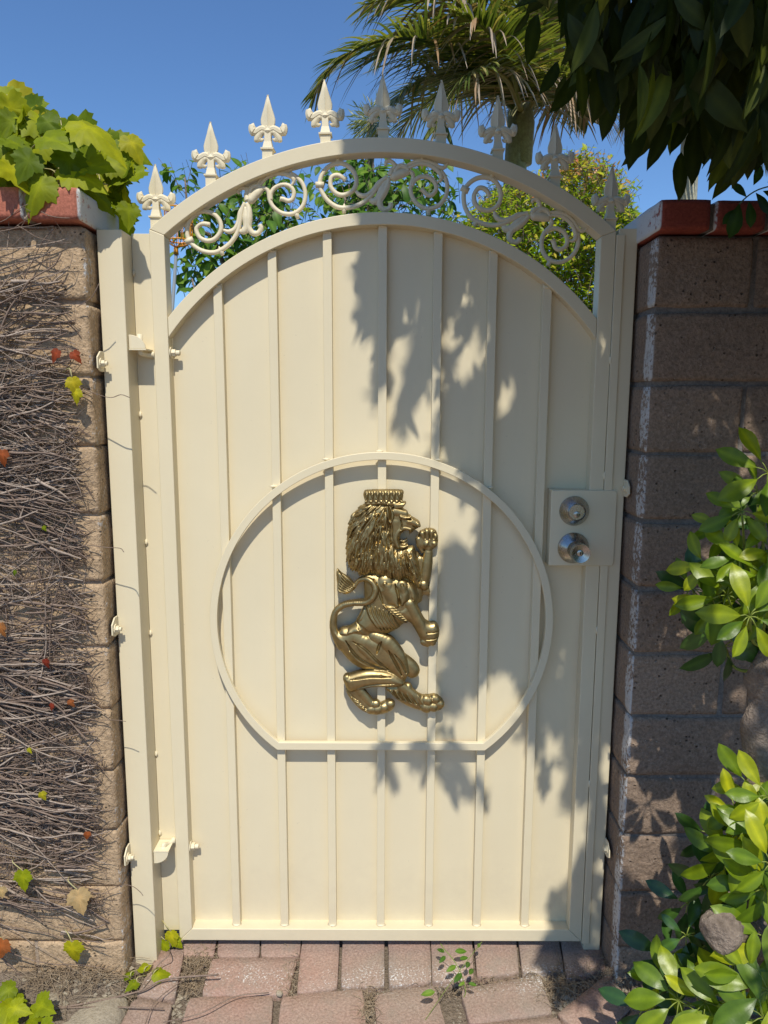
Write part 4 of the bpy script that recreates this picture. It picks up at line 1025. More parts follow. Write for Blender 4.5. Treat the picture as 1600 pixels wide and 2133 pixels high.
def ivy_at(P, size, d, nrm, me=None, stalk=None):
    M = frame_M(P, d, nrm, size); o = link('leaf', me or random.choice(ivy_mesh), vine, M)
    if stalk is not None:
        S = Vector(stalk); mid = (S + Vector(P)) / 2 + Vector((random.uniform(-.01, .01), -.01, .012))
        stalks.tube(cr_spline([tuple(S), tuple(mid), tuple(P)], 4), .0011, 5)
    return o
cnt = 0; tries = 0
while cnt < 112 and tries < 4000:
    tries += 1
    u = random.uniform(-60, 318); v = random.uniform(170, 488)
    if not inpoly(u, v, TOPV): continue
    Y = random.uniform(-.13, .12) if v < 380 else random.uniform(-.02, .08)
    if u > 170: Y = random.uniform(.03, .11)
    if u < 150 and v > 372: continue
    P = px(u, v, Y); size = random.uniform(.05, .105) * (1.05 if v < 300 else .9)
    th = random.gauss(-math.pi / 2 + .35, .7)
    d = Vector((math.cos(th), random.uniform(-.5, .1), math.sin(th) * .8)); nrm = Vector((random.uniform(-.6, .6), -random.uniform(.2, 1.0), random.uniform(.2, 1.1)))
    tip = Vector(P) + d.normalized() * size * .8; tu, tv = proj(tip)
    if not inpoly(tu, tv, TOPV) and (random.random() < .75 or u > 200): continue
    root = px(random.uniform(u - 60, u + 20), 402, .02)
    ivy_at(P, size, d, nrm, None, root if random.random() < .55 and u < 230 else None); cnt += 1
for k in range(60):                               # the creeper runs on along the coping
    x = random.uniform(-1.9, -.98); th = random.gauss(-1.2, .7)
    ivy_at((x, random.uniform(-.12, .08), random.uniform(1.66, 1.84)), random.uniform(.05, .10), (math.cos(th), random.uniform(-.5, .1), math.sin(th)), (random.uniform(-.6, .6), -random.uniform(.2, 1), random.uniform(.2, 1.1)))
for (u, v, s, th, me) in ((150, 798, .034, -1.2, None), (160, 822, .028, -1.8, None), (122, 742, .026, -2.2, ivy_red), (152, 745, .024, -.9, ivy_red), (95, 1385, .020, -1.4, ivy_red), (145, 1470, .017, -1, ivy_red), (110, 1478, .016, -2, ivy_red),
                          (183, 1745, .018, -1.7, ivy_red), (86, 1662, .020, -1.1, None), (48, 1826, .046, -1.5, None), (162, 1866, .056, -1.3, ivy_fade), (150, 1975, .052, -1.5, None), (8, 1970, .050, -1.9, ivy_red), (4, 1860, .025, -1.5, ivy_fade),
                          (90, 1108, .012, -1, None), (32, 1200, .012, -2, None), (60, 1570, .014, -1, None), (5, 950, .03, -1.5, ivy_red), (2, 1310, .03, -1.5, ivy_red),
                          (356, 1952, .040, -1.3, None), (346, 1972, .036, -1.9, None), (362, 1968, .030, -.8, None)):
    yy = YW - .035 if u < 300 else -.01
    P = px(u, v - 12, yy); ivy_at(P, s, (math.cos(th), -.35, math.sin(th)), (random.uniform(-.4, .4), -1, .5 + random.uniform(-.2, .3)), me, tuple(Vector(P) + Vector((-.03, .03, .01))) if s > .03 else None)
for (u, v, s, th) in ((318, 2030, .040, .2), (300, 2024, .034, 1.9), (272, 2034, .030, 2.6), (286, 2046, .030, -2.2)):
    P = pz(u, v, .020); ivy_at(P, s, (math.cos(th), math.sin(th), .1), (0, -.4, 1), None, tuple(Vector(P) + Vector((.01, .03, -.01))))
for k in range(9):                               # lush leaves at the wall foot, bottom left
    u = random.uniform(5, 85); v = random.uniform(2055, 2150); P = pz(u, v, .04 + random.uniform(0, .03)); th = random.uniform(0, 6.3)
    ivy_at(P, random.uniform(.04, .06), (math.cos(th), math.sin(th) - .3, .1), (random.uniform(-.5, .5), -.8, 1), None)
for (a, b, r) in (((118, 398), (190, 320), .0028), ((110, 400), (55, 340), .0018), ((158, 398), (195, 330), .0016), ((115, 396), (158, 270), .0022), ((0, 395), (20, 330), .0016), ((160, 400), (225, 385), .0018), ((130, 395), (90, 350), .0015)):
    A0, B0 = px(*a, -.05), px(*b, -.06); mid = (A0 + B0) / 2 + Vector((random.uniform(-.01, .01), -.01, .01)); stalks.tube(cr_spline([tuple(A0), tuple(mid), tuple(B0)], 5), [r * (1 - .4 * i / 10) for i in range(11)], 6)
run = [pz(455, 1850 + 180, .03), pz(345, 2040, .02), pz(290, 2065, .02), pz(180, 2090, .02), pz(60, 2108, .03), pz(-20, 2112, .03)]
stalks.build('leaf_stalks', PALESTALK, vine, True, True, kind='stuff')
mb = MB()
for P, r in ((run, .0022), ([pz(290, 2062, .02), pz(330, 2010, .03), pz(352, 1990, .04), px(352, 1975, .0)], .0012), ([pz(340, 2130, .02), pz(420, 2110, .022), pz(490, 2076, .018), pz(560, 2068, .01)], .0012), ([pz(430, 2010, .01), pz(330, 2080, .02), pz(300, 2140, .02)], .0010), ([pz(-10, 2080, .05), pz(60, 2100, .03), pz(200, 2098, .02), pz(340, 2100, .02)], .0016)):
    mb.tube(cr_spline([tuple(p) for p in P], 6), r, 5)
mb.build('runner_stem', STEM, vine)

# dry litter along the joints and the wall foot
def litter(name, spots, label, cat, seed, mat=STRAW):
    rnd = random.Random(seed); mb = MB(); c = None
    for (u, v, ru, rv_, nn, ln) in spots:
        for k in range(nn):
            p = pz(u + rnd.gauss(0, ru), v + rnd.gauss(0, rv_), .0)
            z0 = gz(p.x, p.y) + rnd.uniform(.002, .016); th = rnd.uniform(0, 6.3); L = rnd.uniform(.3, 1) * ln; bend = rnd.uniform(-.8, .8)
            P = [(p.x + math.cos(th + bend * t) * L * t, p.y + math.sin(th + bend * t) * L * t, z0 + .012 * math.sin(3.1 * t) * rnd.random()) for t in (0, .33, .66, 1)]
            mb.add(*tubevf(P, [.0007, .0006, .0005, .0003], 3, cap=False), rnd.random())
    o = mb.build(name, mat); return tag(o, label, cat, None, 'stuff')
litter('dry_grass', [(412, 1985, 14, 22, 420, .05), (395, 2040, 12, 14, 150, .04), (190, 2050, 60, 18, 240, .07), (90, 2060, 50, 20, 130, .06), (60, 2010, 60, 12, 60, .06)], 'dry brown grass tuft in the gap beside the leftmost paver', 'dry grass', 2)
litter('dead_needles', [(765, 2100, 8, 26, 120, .04), (607, 2040, 6, 30, 90, .03), (1165, 2050, 28, 22, 220, .045), (1290, 2025, 34, 16, 140, .05), (1370, 2090, 50, 24, 180, .06), (1060, 2046, 60, 6, 140, .04), (960, 2062, 30, 5, 50, .03)], 'dead needles and twigs fallen into the paving gaps', 'litter', 4)
def pebbles():
    rnd = random.Random(9); mb = MB()
    for (u, v, ru, rv_, nn, s0) in ((770, 2110, 7, 30, 60, .004), (600, 2060, 6, 30, 50, .0035), (1175, 2070, 26, 30, 120, .006), (960, 2100, 5, 30, 30, .003), (370, 2080, 16, 26, 60, .006), (1310, 2040, 40, 20, 100, .006), (215, 2060, 70, 24, 160, .005), (850, 2050, 160, 4, 60, .0025), (1050, 2047, 90, 5, 60, .003)):
        for k in range(nn):
            p = pz(u + rnd.gauss(0, ru), v + rnd.gauss(0, rv_), 0); s = s0 * rnd.uniform(.4, 1.3); z = gz(p.x, p.y) + s * .4
            V = []; 
            for a in ((1, 0, 0), (-1, 0, 0), (0, 1, 0), (0, -1, 0), (0, 0, 1), (0, 0, -1)): V.append((p.x + a[0] * s * rnd.uniform(.7, 1.3), p.y + a[1] * s * rnd.uniform(.7, 1.3), z + a[2] * s * rnd.uniform(.5, 1)))
            mb.add(V, [(0, 2, 4), (2, 1, 4), (1, 3, 4), (3, 0, 4), (2, 0, 5), (1, 2, 5), (3, 1, 5), (0, 3, 5)])
    o = mb.build('pebbles', ROCK, None, False); tag(o, None, None, None, 'stuff'); o['label'] = 'small grit and crumbs lying in the paving joints'; o['category'] = 'grit'
pebbles()
rk = rough_box('stone', .20, .15, .09, ROCK, 77, 10, 8, 6, .035, .012, 9)
q = pz(150, 2150, 0); o = link('stone', rk, None, Matrix.Translation((q.x, q.y + .02, -.022))); tag(o, 'flat grey stone half buried at the foot of the left wall', 'stone')
rk2 = rough_box('stone', .016, .014, .010, ROCK, 79, 5, 4, 3, .006, .003, 30)
q = pz(583, 2072, 0); o = link('stone', rk2, None, Matrix.Translation((q.x, q.y, .0))); tag(o, 'small pale pebble wedged between two pavers left of centre', 'stone')

# little seedling in the paving, and a grass blade
seed = empty('seedling', (pz(950, 2040, 0).x, pz(950, 2040, 0).y, 0), 'small green seedling sprig growing from a paving joint below the gate', 'plant')
sl = leaf_mesh('leaf', long_leaf(.22, .15, -.25, 0, 5, .45), L_BUSH)
mb = MB(); S0 = pz(966, 2078, .0); sp = [pz(970, 2064, .012), pz(962, 2032, .035), pz(945, 2000, .055), pz(926, 1978, .07), pz(918, 1966, .075)]
mb.tube(cr_spline([tuple(S0)] + [tuple(p) for p in sp], 4), .0009, 5)
gb_ = [pz(884, 2128, .0), pz(930, 2060, .03), pz(985, 1986, .07), pz(1004, 1962, .09)]; mb.tube(cr_spline([tuple(p) for p in gb_], 4), .0006, 4)
mb.build('stem', PETIOLE, seed, True, True)
for (u, v, th, s) in ((926, 1984, 2.4, .022), (948, 1982, .1, .028), (928, 1992, -2.2, .022), (958, 1998, .35, .022), (950, 2012, -2.5, .026), (972, 2016, 1.2, .024), (962, 2028, -2.2, .028), (978, 2030, 1.1, .024), (968, 2046, -2.5, .016), (976, 2048, -.3, .018), (996, 1974, 1.2, .018), (906, 2066, -2.9, .030)):
    P = pz(u, v, .05); link('leaf', sl, seed, frame_M(P, (math.cos(th), math.sin(th) * .9, .05), (.1, -.5, 1), s))

# ------------------------------------------------------------------ umbrella-leaf shrub in front of the right wall
shrub = empty('umbrella_shrub', (.85, -.3, 0), 'glossy umbrella-leafed shrub with yellow-green leaves in front of the right wall', 'shrub')
SLM = [leaf_mesh('leaf', long_leaf(w_, f, c_, sd, 8, .60, 1.2, .10), L_SHRUB) for w_, f, c_, sd in ((.22, .28, -.22, .05), (.25, .15, -.35, -.06), (.20, .40, -.12, .0), (.23, .22, -.5, .10))]
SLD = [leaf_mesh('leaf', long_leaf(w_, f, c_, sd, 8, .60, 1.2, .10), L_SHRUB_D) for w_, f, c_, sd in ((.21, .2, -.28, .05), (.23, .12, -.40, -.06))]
pet = MB(); twigs = MB()
TR = [px(1640, 1330, -.34), px(1612, 1385, -.33), px(1592, 1450, -.32), px(1580, 1540, -.32), px(1592, 1640, -.33), px(1602, 1760, -.34), px(1590, 1900, -.33), px(1600, 2080, -.33)]
def shrub_cluster(u, v, Y, rad, nl, face=(0, -1, .35), dark=False, skip=(), src=None, tilt=.25, size=None, a0=None):
    C = px(u, v, Y); fz = Vector(face).normalized(); ax = fz.orthogonal().normalized(); ay = fz.cross(ax)
    a0 = random.uniform(0, 6.3) if a0 is None else a0
    for i in range(nl):
        a = a0 + 2 * math.pi * i / nl + random.uniform(-.2, .2)
        d = (ax * math.cos(a) + ay * math.sin(a)) + fz * (tilt + random.uniform(-.2, .15)) ; d.z -= .10; d.normalize()
        L = rad * random.uniform(.8, 1.12); pl_ = L * random.uniform(.22, .32)
        b = C + d * pl_
        if b.y + d.y * L * .8 > YW - .02: d.y -= .3; d.normalize(); b = C + d * pl_
        nrm = fz + rv(.35)
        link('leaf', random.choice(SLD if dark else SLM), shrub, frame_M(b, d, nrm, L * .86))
        pet.tube([tuple(C), tuple((C + b) / 2 + Vector((0, 0, .002))), tuple(b)], .0010, 4)
    if src is None:
        src = min(TR, key=lambda p: (p - C).length) + Vector((0, .02, -.02))
    mid = (C + src) / 2 + Vector((0, .03, -.03)); twigs.tube(cr_spline([tuple(src), tuple(mid), tuple(C)], 5), [.0042 - .0026 * i / 10 for i in range(11)], 6)
def U(p): return p / 1500.0
CL = [ # u, v, Y, leaf length (photo px), leaves, face, dark
 (1600, 985, -.34, 95, 7, (-.2, -1, .5), 0), (1545, 1065, -.36, 74, 7, (-.3, -1, .4), 0), (1540, 1160, -.38, 78, 8, (-.1, -1, .6), 0), (1590, 1200, -.40, 86, 7, (0, -1, .5), 0),
 (1470, 1180, -.33, 66, 7, (-.5, -1, .3), 0), (1515, 1240, -.36, 86, 7, (-.4, -1, .2), 0), (1562, 1284, -.44, 94, 8, (0, -1, .25), 0), (1500, 1300, -.30, 88, 6, (-.2, -1, 0), 1), (1470, 1235, -.26, 80, 6, (-.4, -1, .2), 1),
 (1510, 1345, -.27, 92, 5, (0, -1, -.2), 1), (1590, 1110, -.28, 90, 7, (0, -1, .3), 1), (1610, 1330, -.30, 100, 6, (0, -1, 0), 1), (1555, 1225, -.27, 90, 7, (0, -1, .3), 1),
 (1560, 1640, -.34, 80, 7, (-.2, -1, .6), 0), (1593, 1755, -.42, 104, 9, (-.1, -1, .4), 0), (1600, 1660, -.40, 96, 7, (-.1, -1, .5), 0), (1516, 1785, -.36, 96, 7, (-.4, -1, .3), 0), (1600, 1850, -.44, 110, 8, (-.1, -1, .2), 0),
 (1433, 1882, -.30, 74, 7, (-.3, -1, .35), 1), (1480, 1740, -.28, 84, 6, (-.2, -1, .3), 1), (1545, 1850, -.30, 100, 7, (-.1, -1, 0), 1), (1470, 1985, -.32, 86, 6, (-.2, -1, .3), 1), (1390, 1990, -.30, 84, 6, (-.2, -1, .6), 1),
 (1414, 2085, -.42, 112, 9, (-.3, -1, .9), 0), (1450, 2060, -.34, 90, 6, (0, -1, .6), 1), (1604, 1960, -.46, 116, 7, (-.1, -1, .5), 0), (1600, 2062, -.50, 138, 8, (-.2, -1, .7), 0), (1520, 2110, -.48, 120, 7, (-.1, -1, .9), 0), (1500, 2050, -.38, 110, 7, (0, -1, .5), 1), (1560, 1960, -.32, 110, 7, (0, -1, .3), 1), (1345, 2100, -.34, 80, 5, (0, -1, .8), 1),
 (1500, 1095, -.30, 62, 6, (-.3, -1, .3), 0), (1578, 1025, -.30, 78, 6, (-.1, -1, .4), 0), (1440, 1225, -.28, 60, 6, (-.5, -1, .1), 0), (1535, 1200, -.34, 70, 7, (-.2, -1, .4), 0), (1600, 1270, -.38, 84, 7, (0, -1, .2), 0), (1490, 1262, -.32, 66, 6, (-.3, -1, .1), 0),
 (1610, 1150, -.38, 76, 7, (0, -1, .5), 0), (1532, 1690, -.36, 74, 7, (-.3, -1, .4), 0), (1575, 1700, -.40, 78, 7, (-.1, -1, .5), 0), (1540, 1740, -.38, 82, 7, (-.2, -1, .3), 0), (1480, 1830, -.34, 78, 7, (-.3, -1, .2), 1), (1605, 1800, -.46, 90, 7, (0, -1, .3), 0),
 (1560, 1830, -.42, 84, 7, (-.1, -1, .2), 0), (1430, 1950, -.34, 70, 6, (-.3, -1, .5), 1), (1470, 2090, -.44, 88, 7, (-.1, -1, .7), 0), (1560, 2030, -.48, 96, 7, (0, -1, .5), 0), (1380, 2040, -.36, 72, 6, (-.2, -1, .7), 0), (1520, 1900, -.28, 84, 6, (-.2, -1, .2), 1), (1590, 2120, -.52, 110, 7, (0, -1, .8), 0)]
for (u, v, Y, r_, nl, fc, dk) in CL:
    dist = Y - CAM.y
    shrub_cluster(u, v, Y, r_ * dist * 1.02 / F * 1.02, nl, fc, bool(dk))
pet.build('leaf_stalks', PETIOLE, shrub, True, True, kind='stuff'); twigs.build('twigs', PETIOLE, shrub, True, True, kind='stuff')
def knobbly(name, P, rr, mat, parent, amp=.08, sides=20, seed=0):
    Ps = cr_spline([tuple(p) for p in P], 6); Rr = [np.interp(i / (len(Ps) - 1), np.linspace(0, 1, len(rr)), rr) for i in range(len(Ps))]
    V, Fc = tubevf(Ps, Rr, sides); V = [v + mnoise.noise_vector(v * 28 + Vector((seed, 0, 0))) * amp * .1 + mnoise.noise_vector(v * 90) * amp * .03 for v in V]
    return link(name, mesh(name, V, Fc, mat, True), parent)
knobbly('trunk', TR, [.030, .030, .027, .026, .028, .030, .034, .04], BARK, shrub, .12)
kb = [px(1620, 1950, -.34), px(1560, 1945, -.37), px(1515, 1940, -.42), px(1498, 1932, -.445), px(1490, 1930, -.452)]
knobbly('cut_branch', kb, [.036, .037, .036, .031, .010], BARK, shrub, .10, 28, 5)

# ------------------------------------------------------------------ tree overhead on the right; its crown throws the dappled shade
def zA(l): return [(640 + x / 2.286, 440 + y / 2.286) for x, y in l]
def zB_(l): return [(640 + x / 2.286, 1140 + y / 2.286) for x, y in l]
SHADE = [(690, 200), (700, 300), (735, 440)] + zA([(240, 100), (208, 250), (214, 380), (212, 530), (262, 430), (300, 520), (305, 640), (350, 600), (275, 780), (272, 890), (352, 910), (440, 640), (470, 620), (400, 920), (392, 1060), (432, 960), (465, 1080), (510, 940), (530, 800), (600, 780), (632, 900), (600, 1000), (585, 1090), (620, 1180), (720, 1230), (745, 1290), (700, 1360), (655, 1450), (640, 1530), (600, 1620)]) + \
    zB_([(600, 300), (600, 640), (645, 640), (640, 760), (560, 860), (400, 880), (290, 920), (260, 1010), (330, 1060), (300, 1190), (375, 1140), (405, 1230), (430, 1120), (500, 1050), (560, 1060), (560, 1210), (605, 1120), (640, 1225), (700, 1200), (742, 1290), (770, 1200), (830, 1180), (862, 1270), (915, 1275), (900, 1170), (850, 1030), (740, 1000), (700, 900), (705, 780), (820, 700), (830, 650), (1000, 610), (1060, 760), (1040, 900), (1085, 980), (1115, 1060), (1140, 1200), (1250, 1140), (1180, 1350), (1285, 1250), (1300, 1500), (1230, 1560), (1125, 1590), (1165, 1700), (1130, 1860)]) + [(1110, 2000), (1700, 2000), (1700, -400), (690, -400)]
LIT = [zA([(410, 590), (480, 480), (500, 560), (430, 660)]), zA([(800, 580), (855, 560), (850, 650), (805, 690)]), zA([(680, 500), (720, 500), (720, 560), (680, 560)]), zA([(740, 680), (775, 680), (760, 760), (735, 750)]), zA([(945, 800), (975, 800), (970, 960), (945, 960)]),
       zA([(620, 1340), (700, 1300), (660, 1460), (620, 1480)]), zA([(725, 320), (765, 320), (765, 380), (725, 380)]), zB_([(740, 780), (790, 780), (780, 890), (720, 890)]), zA([(770, 1420), (840, 1420), (830, 1480), (770, 1480)])]
GSH = [(1085, 1955), (1120, 2000), (1100, 2040), (1155, 2070), (1170, 2140), (1400, 2400), (2400, 2400), (2400, 1955)]
VIS = [(1085, -20), (1092, 40), (1118, 78), (1150, 85), (1185, 110), (1170, 160), (1178, 205), (1205, 220), (1235, 258), (1258, 205), (1290, 200), (1300, 255), (1285, 290), (1312, 352), (1345, 310), (1372, 345), (1390, 300), (1432, 300), (1426, 318), (1466, 312), (1500, 290), (1480, 370), (1510, 385), (1530, 350), (1520, 420), (1560, 395), (1610, 380), (1650, 380), (1650, -20)]
HOLES = [(1262, 128, 22), (1180, 60, 12), (1350, 60, 10), (1300, 180, 9), (1480, 90, 8), (1540, 240, 10), (1445, 255, 9), (1376, 220, 8), (1560, 60, 7), (1230, 30, 9), (1262, 130, 16), (1218, 160, 8), (1420, 140, 9), (1590, 160, 12)]
XG1 = px(1300, 1000, 0).x
def shadow_ok(P):
    zs = P.z + P.y * TS
    if zs > 0:
        Q = Vector((P.x, 0, zs))
        if P.x > XG1 + .02: return True
        u, v = proj(Q)
        if v < 1955:
            if not inpoly(u, v, SHADE): return False
            return not any(inpoly(u, v, L) for L in LIT)
        zs = -.001
    yg = P.y + P.z / TS
    if yg < CAM.y + .35: return P.x > .35
    u, v = proj(Vector((P.x, yg, 0))); return inpoly(u, v, GSH) or v > 2600
# sun spots on the shrub (points kept clear)
SPOTS = [(px(1590, 1280, -.44), .05), (px(1520, 1160, -.40), .03), (px(1450, 1200, -.36), .025), (px(1600, 1700, -.44), .05), (px(1520, 1790, -.40), .04), (px(1590, 1000, -.36), .03), (px(1440, 1310, -.30), .02), (px(1560, 1620, -.38), .03),
         (px(1560, 1330, -.47), .055), (px(1500, 1250, -.40), .025), (px(1345, 2075, -.48), .05), (px(1320, 2030, -.45), .035), (px(1500, 2050, -.55), .07), (px(1585, 1830, -.50), .06), (px(1540, 2000, -.50), .035), (px(1590, 1740, -.46), .05), (px(1455, 1330, -.33), .02), (px(1555, 1700, -.44), .03), (px(1380, 1170, -.09), .010), (px(1520, 930, -.09), .008), (px(1430, 985, -.09), .008), (px(1400, 2100, -.48), .05)]
for (u_, v_, r_) in ((966, 591, 12), (946, 672, 11), (1001, 715, 13), (1003, 695, 12), (970, 753, 11), (926, 781, 8), (1060, 803, 9), (1058, 834, 6), (850, 667, 12), (839, 685, 13), (828, 702, 11), (883, 654, 7), (990, 1070, 13), (951, 1087, 10), (975, 1100, 9), (940, 960, 10),
                    (933, 1310, 12), (918, 1359, 12), (964, 1503, 15), (977, 1507, 12), (920, 1639, 12), (854, 1542, 10), (913, 1560, 12), (839, 1595, 10), (1040, 1442, 16), (1069, 1437, 14), (1152, 1547, 11), (1180, 1551, 8), (1169, 1617, 11), (1160, 1640, 10), (1030, 1460, 14), (1210, 1700, 12), (1205, 1730, 12), (832, 1335, 10), (1175, 1380, 7), (1245, 760, 6), (1120, 620, 6), (1090, 960, 8)):
    SPOTS.append((px(u_, v_, .02), r_ * .0009 + .003))
sd = Vector((0, -math.cos(SUN_EL), math.sin(SUN_EL)))
SPA = np.array([[S.x, S.y, S.z, r] for S, r in SPOTS]); sdn = np.array(sd)
def spots_ok(P, pad=0.0):
    q = np.array(P)[None, :] - SPA[:, :3]; q = q - (q @ sdn)[:, None] * sdn[None, :]
    return not bool(np.any((np.sqrt((q * q).sum(1)) < SPA[:, 3] + pad) & (P.z > SPA[:, 2])))
def canopy_ok(P, soft=0):
    if P.y > YW - .03 and P.z < 1.7: return False
    u, v = proj(P)
    if P.y > CAM.y and (P - CAM).length < .5: return False
    if -60 < u < 1660 and -40 < v < 2200:
        if not inpoly(u, v, VIS): return False
        if any((u - a) ** 2 + (v - b) ** 2 < c_ * c_ for a, b, c_ in HOLES): return False
        if mnoise.noise(Vector((u / 62, v / 62, 4.2))) > .22 - max(0, (1330 - u) / 900) - max(0, (v - 150) / 1200): return False
    return shadow_ok(P) and spots_ok(P)
TLV = [long_leaf(w_, f, c_, sd_, 6, .55, 1.2, .08) for w_, f, c_, sd_ in ((.145, .22, -.22, .22), (.17, .12, -.30, -.20), (.135, .25, -.12, .28))]
TLM = [leaf_mesh('leaf', vf, L_TREE) for vf in TLV]
tree = empty('overhanging_tree', (1.25, -.55, 0), 'dark leafy tree reaching over the right wall at the top, its crown shading the gate', 'tree')
fol = MB(); rnd = random.Random(21); near = []; joined = 0; tries = 0
def try_leaf(C, d, nrm, L):
    d = d.normalized(); tip = C + d * L
    if not (canopy_ok(C) and canopy_ok(C + d * L * .5) and canopy_ok(C + d * L * .98)): return False
    side = d.cross(nrm).normalized() * L * .13
    if not (shadow_ok(C + d * L * .5 + side) and shadow_ok(C + d * L * .5 - side)): return False
    if not all(spots_ok(C + d * L * t_, L * .05) for t_ in (.2, .35, .5, .65, .8)): return False
    u, v = proj(C + d * L * .5)
    if -60 < u < 1660 and v > -40:
        tu, tv = proj(tip)
        if not inpoly(tu, tv + rnd.uniform(0, 1) ** 1.5 * 95, VIS): return False
    M = frame_M(C, d, nrm, L)
    if -40 < u < 1640 and -60 < v < 520 and C.y > CAM.y and len(near) < 600: near.append(((CAM - C).length, M))
    else: put_leaf(fol, rnd.choice(TLV), M)
    return True
made = 0
# boughs seen at the top right
while made < 640 and tries < 80000:
    tries += 1
    u = rnd.uniform(1050, 1660); v = rnd.uniform(-80, 440); Y = rnd.uniform(-.80, -.16)
    if v > 250: Y = rnd.uniform(-.42, -.16)
    C = px(u, v, Y); th = rnd.gauss(-math.pi / 2, .33)
    th -= .22 if rnd.random() < .5 else -.12
    d = Vector((math.cos(th), rnd.uniform(-.45, .35), math.sin(th))); dist = C.y - CAM.y
    L = rnd.uniform(95, 150) * dist / F * 1.0
    L = min(L, .125)
    nrm = Vector((rnd.uniform(-.9, .9), -1, rnd.uniform(-.3, .7)))
    if try_leaf(C, d, nrm, L): made += 1
# single leaves dangling clear of the mass
for (a, b_, c_, e_, w2) in ((860, 640, 690, 930, 0), (945, 720, 780, 1060, 1), (985, 690, 945, 1015, 0), (1000, 700, 1060, 920, 2), (1160, 750, 1100, 1070, 1), (1065, 940, 1040, 1170, 2), (1150, 760, 1190, 990, 0), (1370, 860, 1300, 1130, 1), (1400, 760, 1260, 930, 2), (1545, 800, 1400, 1190, 1), (1440, 900, 1365, 1210, 0),
                       (690, 460, 540, 790, 1), (520, 430, 560, 640, 0), (350, 460, 275, 690, 1), (420, 430, 360, 720, 2), (770, 470, 770, 715, 0), (690, 480, 700, 690, 2), (470, 450, 500, 655, 0), (300, 380, 270, 560, 1), (130, 60, 60, 230, 0), (180, 90, 110, 300, 1), (560, 380, 560, 560, 2), (1240, 700, 1230, 900, 1), (1480, 820, 1490, 1000, 2), (620, 430, 600, 640, 0), (920, 560, 900, 740, 1), (1090, 700, 1085, 900, 0)):
    Y = rnd.uniform(-.36, -.26); A0 = px(1060 + a / 2.963, b_ / 2.963, Y); B0 = px(1060 + c_ / 2.963, e_ / 2.963, Y + rnd.uniform(-.04, .02)); dv = B0 - A0
    M = frame_M(A0, dv, Vector((rnd.uniform(-.3, .3), -1, .1)), dv.length); near.append((0.0, M))
# edge leaves: shadow outline above the gate
made = 0; tries = 0
while made < 9000 and tries < 330000:
    tries += 1
    x = rnd.uniform(-.15, 2.1); t = rnd.uniform(.25, 1.5)
    zs = rnd.uniform(-.55, 2.1) if x < .6 else rnd.uniform(-1.0, 2.4)
    P = Vector((x, -t, zs + t * TS))
    if P.z < 1.35: continue
    if x > .62 and rnd.random() < .45: continue
    th = rnd.gauss(-math.pi / 2, .45); d = Vector((math.cos(th), rnd.uniform(-.6, .5), math.sin(th)))
    L = rnd.uniform(.07, .13)
    if try_leaf(P, d, Vector((rnd.uniform(-.8, .8), -1, rnd.uniform(-.2, 1.2))), L): made += 1
m2 = 0; tries = 0
while m2 < 4200 and tries < 160000:              # fine outer twigs whose shade falls low on the gate
    tries += 1
    x = rnd.uniform(-.12, .56); t = rnd.uniform(.45, 1.45); zs = rnd.uniform(0, 1.7)
    P = Vector((x, -t, zs + t * TS))
    if P.z < 1.6: continue
    th = rnd.gauss(-math.pi / 2, .4); d = Vector((math.cos(th), rnd.uniform(-.4, .4), math.sin(th)))
    if try_leaf(P, d, Vector((rnd.uniform(-.6, .6), -1, rnd.uniform(0, 1.2))), rnd.uniform(.05, .085)): m2 += 1
print('CANOPY', made, m2, tries, len(near), flush=True)
near.sort(key=lambda t: t[0])
for i, (dd, M) in enumerate(near):
    if i < 300: link('leaf', rnd.choice(TLM), tree, M)
    else: put_leaf(fol, rnd.choice(TLV), M)
fol.build('foliage', L_TREE, tree, True, True, kind='stuff')
br = MB(); tk = [(1.25, -.55, -.05), (1.22, -.56, .8), (1.12, -.58, 1.5), (1.0, -.60, 2.1), (.80, -.62, 2.6)]
knobbly('trunk', [Vector(p) for p in tk], [.07, .06, .05, .04, .025], BARK, tree, .12)
for P, r in (([(1.12, -.58, 1.5), (1.0, -.5, 1.80), (.80, -.42, 1.95), (.62, -.36, 2.0)], .014), ([(1.0, -.6, 2.1), (.8, -.7, 2.35), (.55, -.8, 2.5), (.35, -.85, 2.55)], .014), ([(.8, -.62, 2.6), (.5, -.6, 2.75), (.2, -.55, 2.72)], .012), ([(1.12, -.58, 1.5), (1.1, -.9, 2.2), (.9, -1.2, 2.9)], .016), ([(1.05, -.55, 1.75), (.85, -.35, 1.86), (.66, -.27, 1.84), (.56, -.25, 1.80)], .008)):
    pts = cr_spline(P, 6); br.tube(pts, [r * (1 - .7 * i / len(pts)) for i in range(len(pts))], 8)
br.build('branch', BARK, tree)
# orange-red turning leaf at the top
turn = leaf_mesh('leaf', TLV[1], L_IVYR)
o = link('leaf', turn, tree, frame_M(px(1228, -12, -.50), (-.12, -.1, -1), (.6, -1, .1), .075)); o['label'] = 'red and orange turning leaf'
# pale green leaves catching light
for (u, v, th) in ((1468, 30, -1.7), (1430, -10, -1.4)):
    link('leaf', SLM[0], tree, frame_M(px(u, v, -.62), (math.cos(th), -.1, math.sin(th)), (.2, -1, .2), .05))
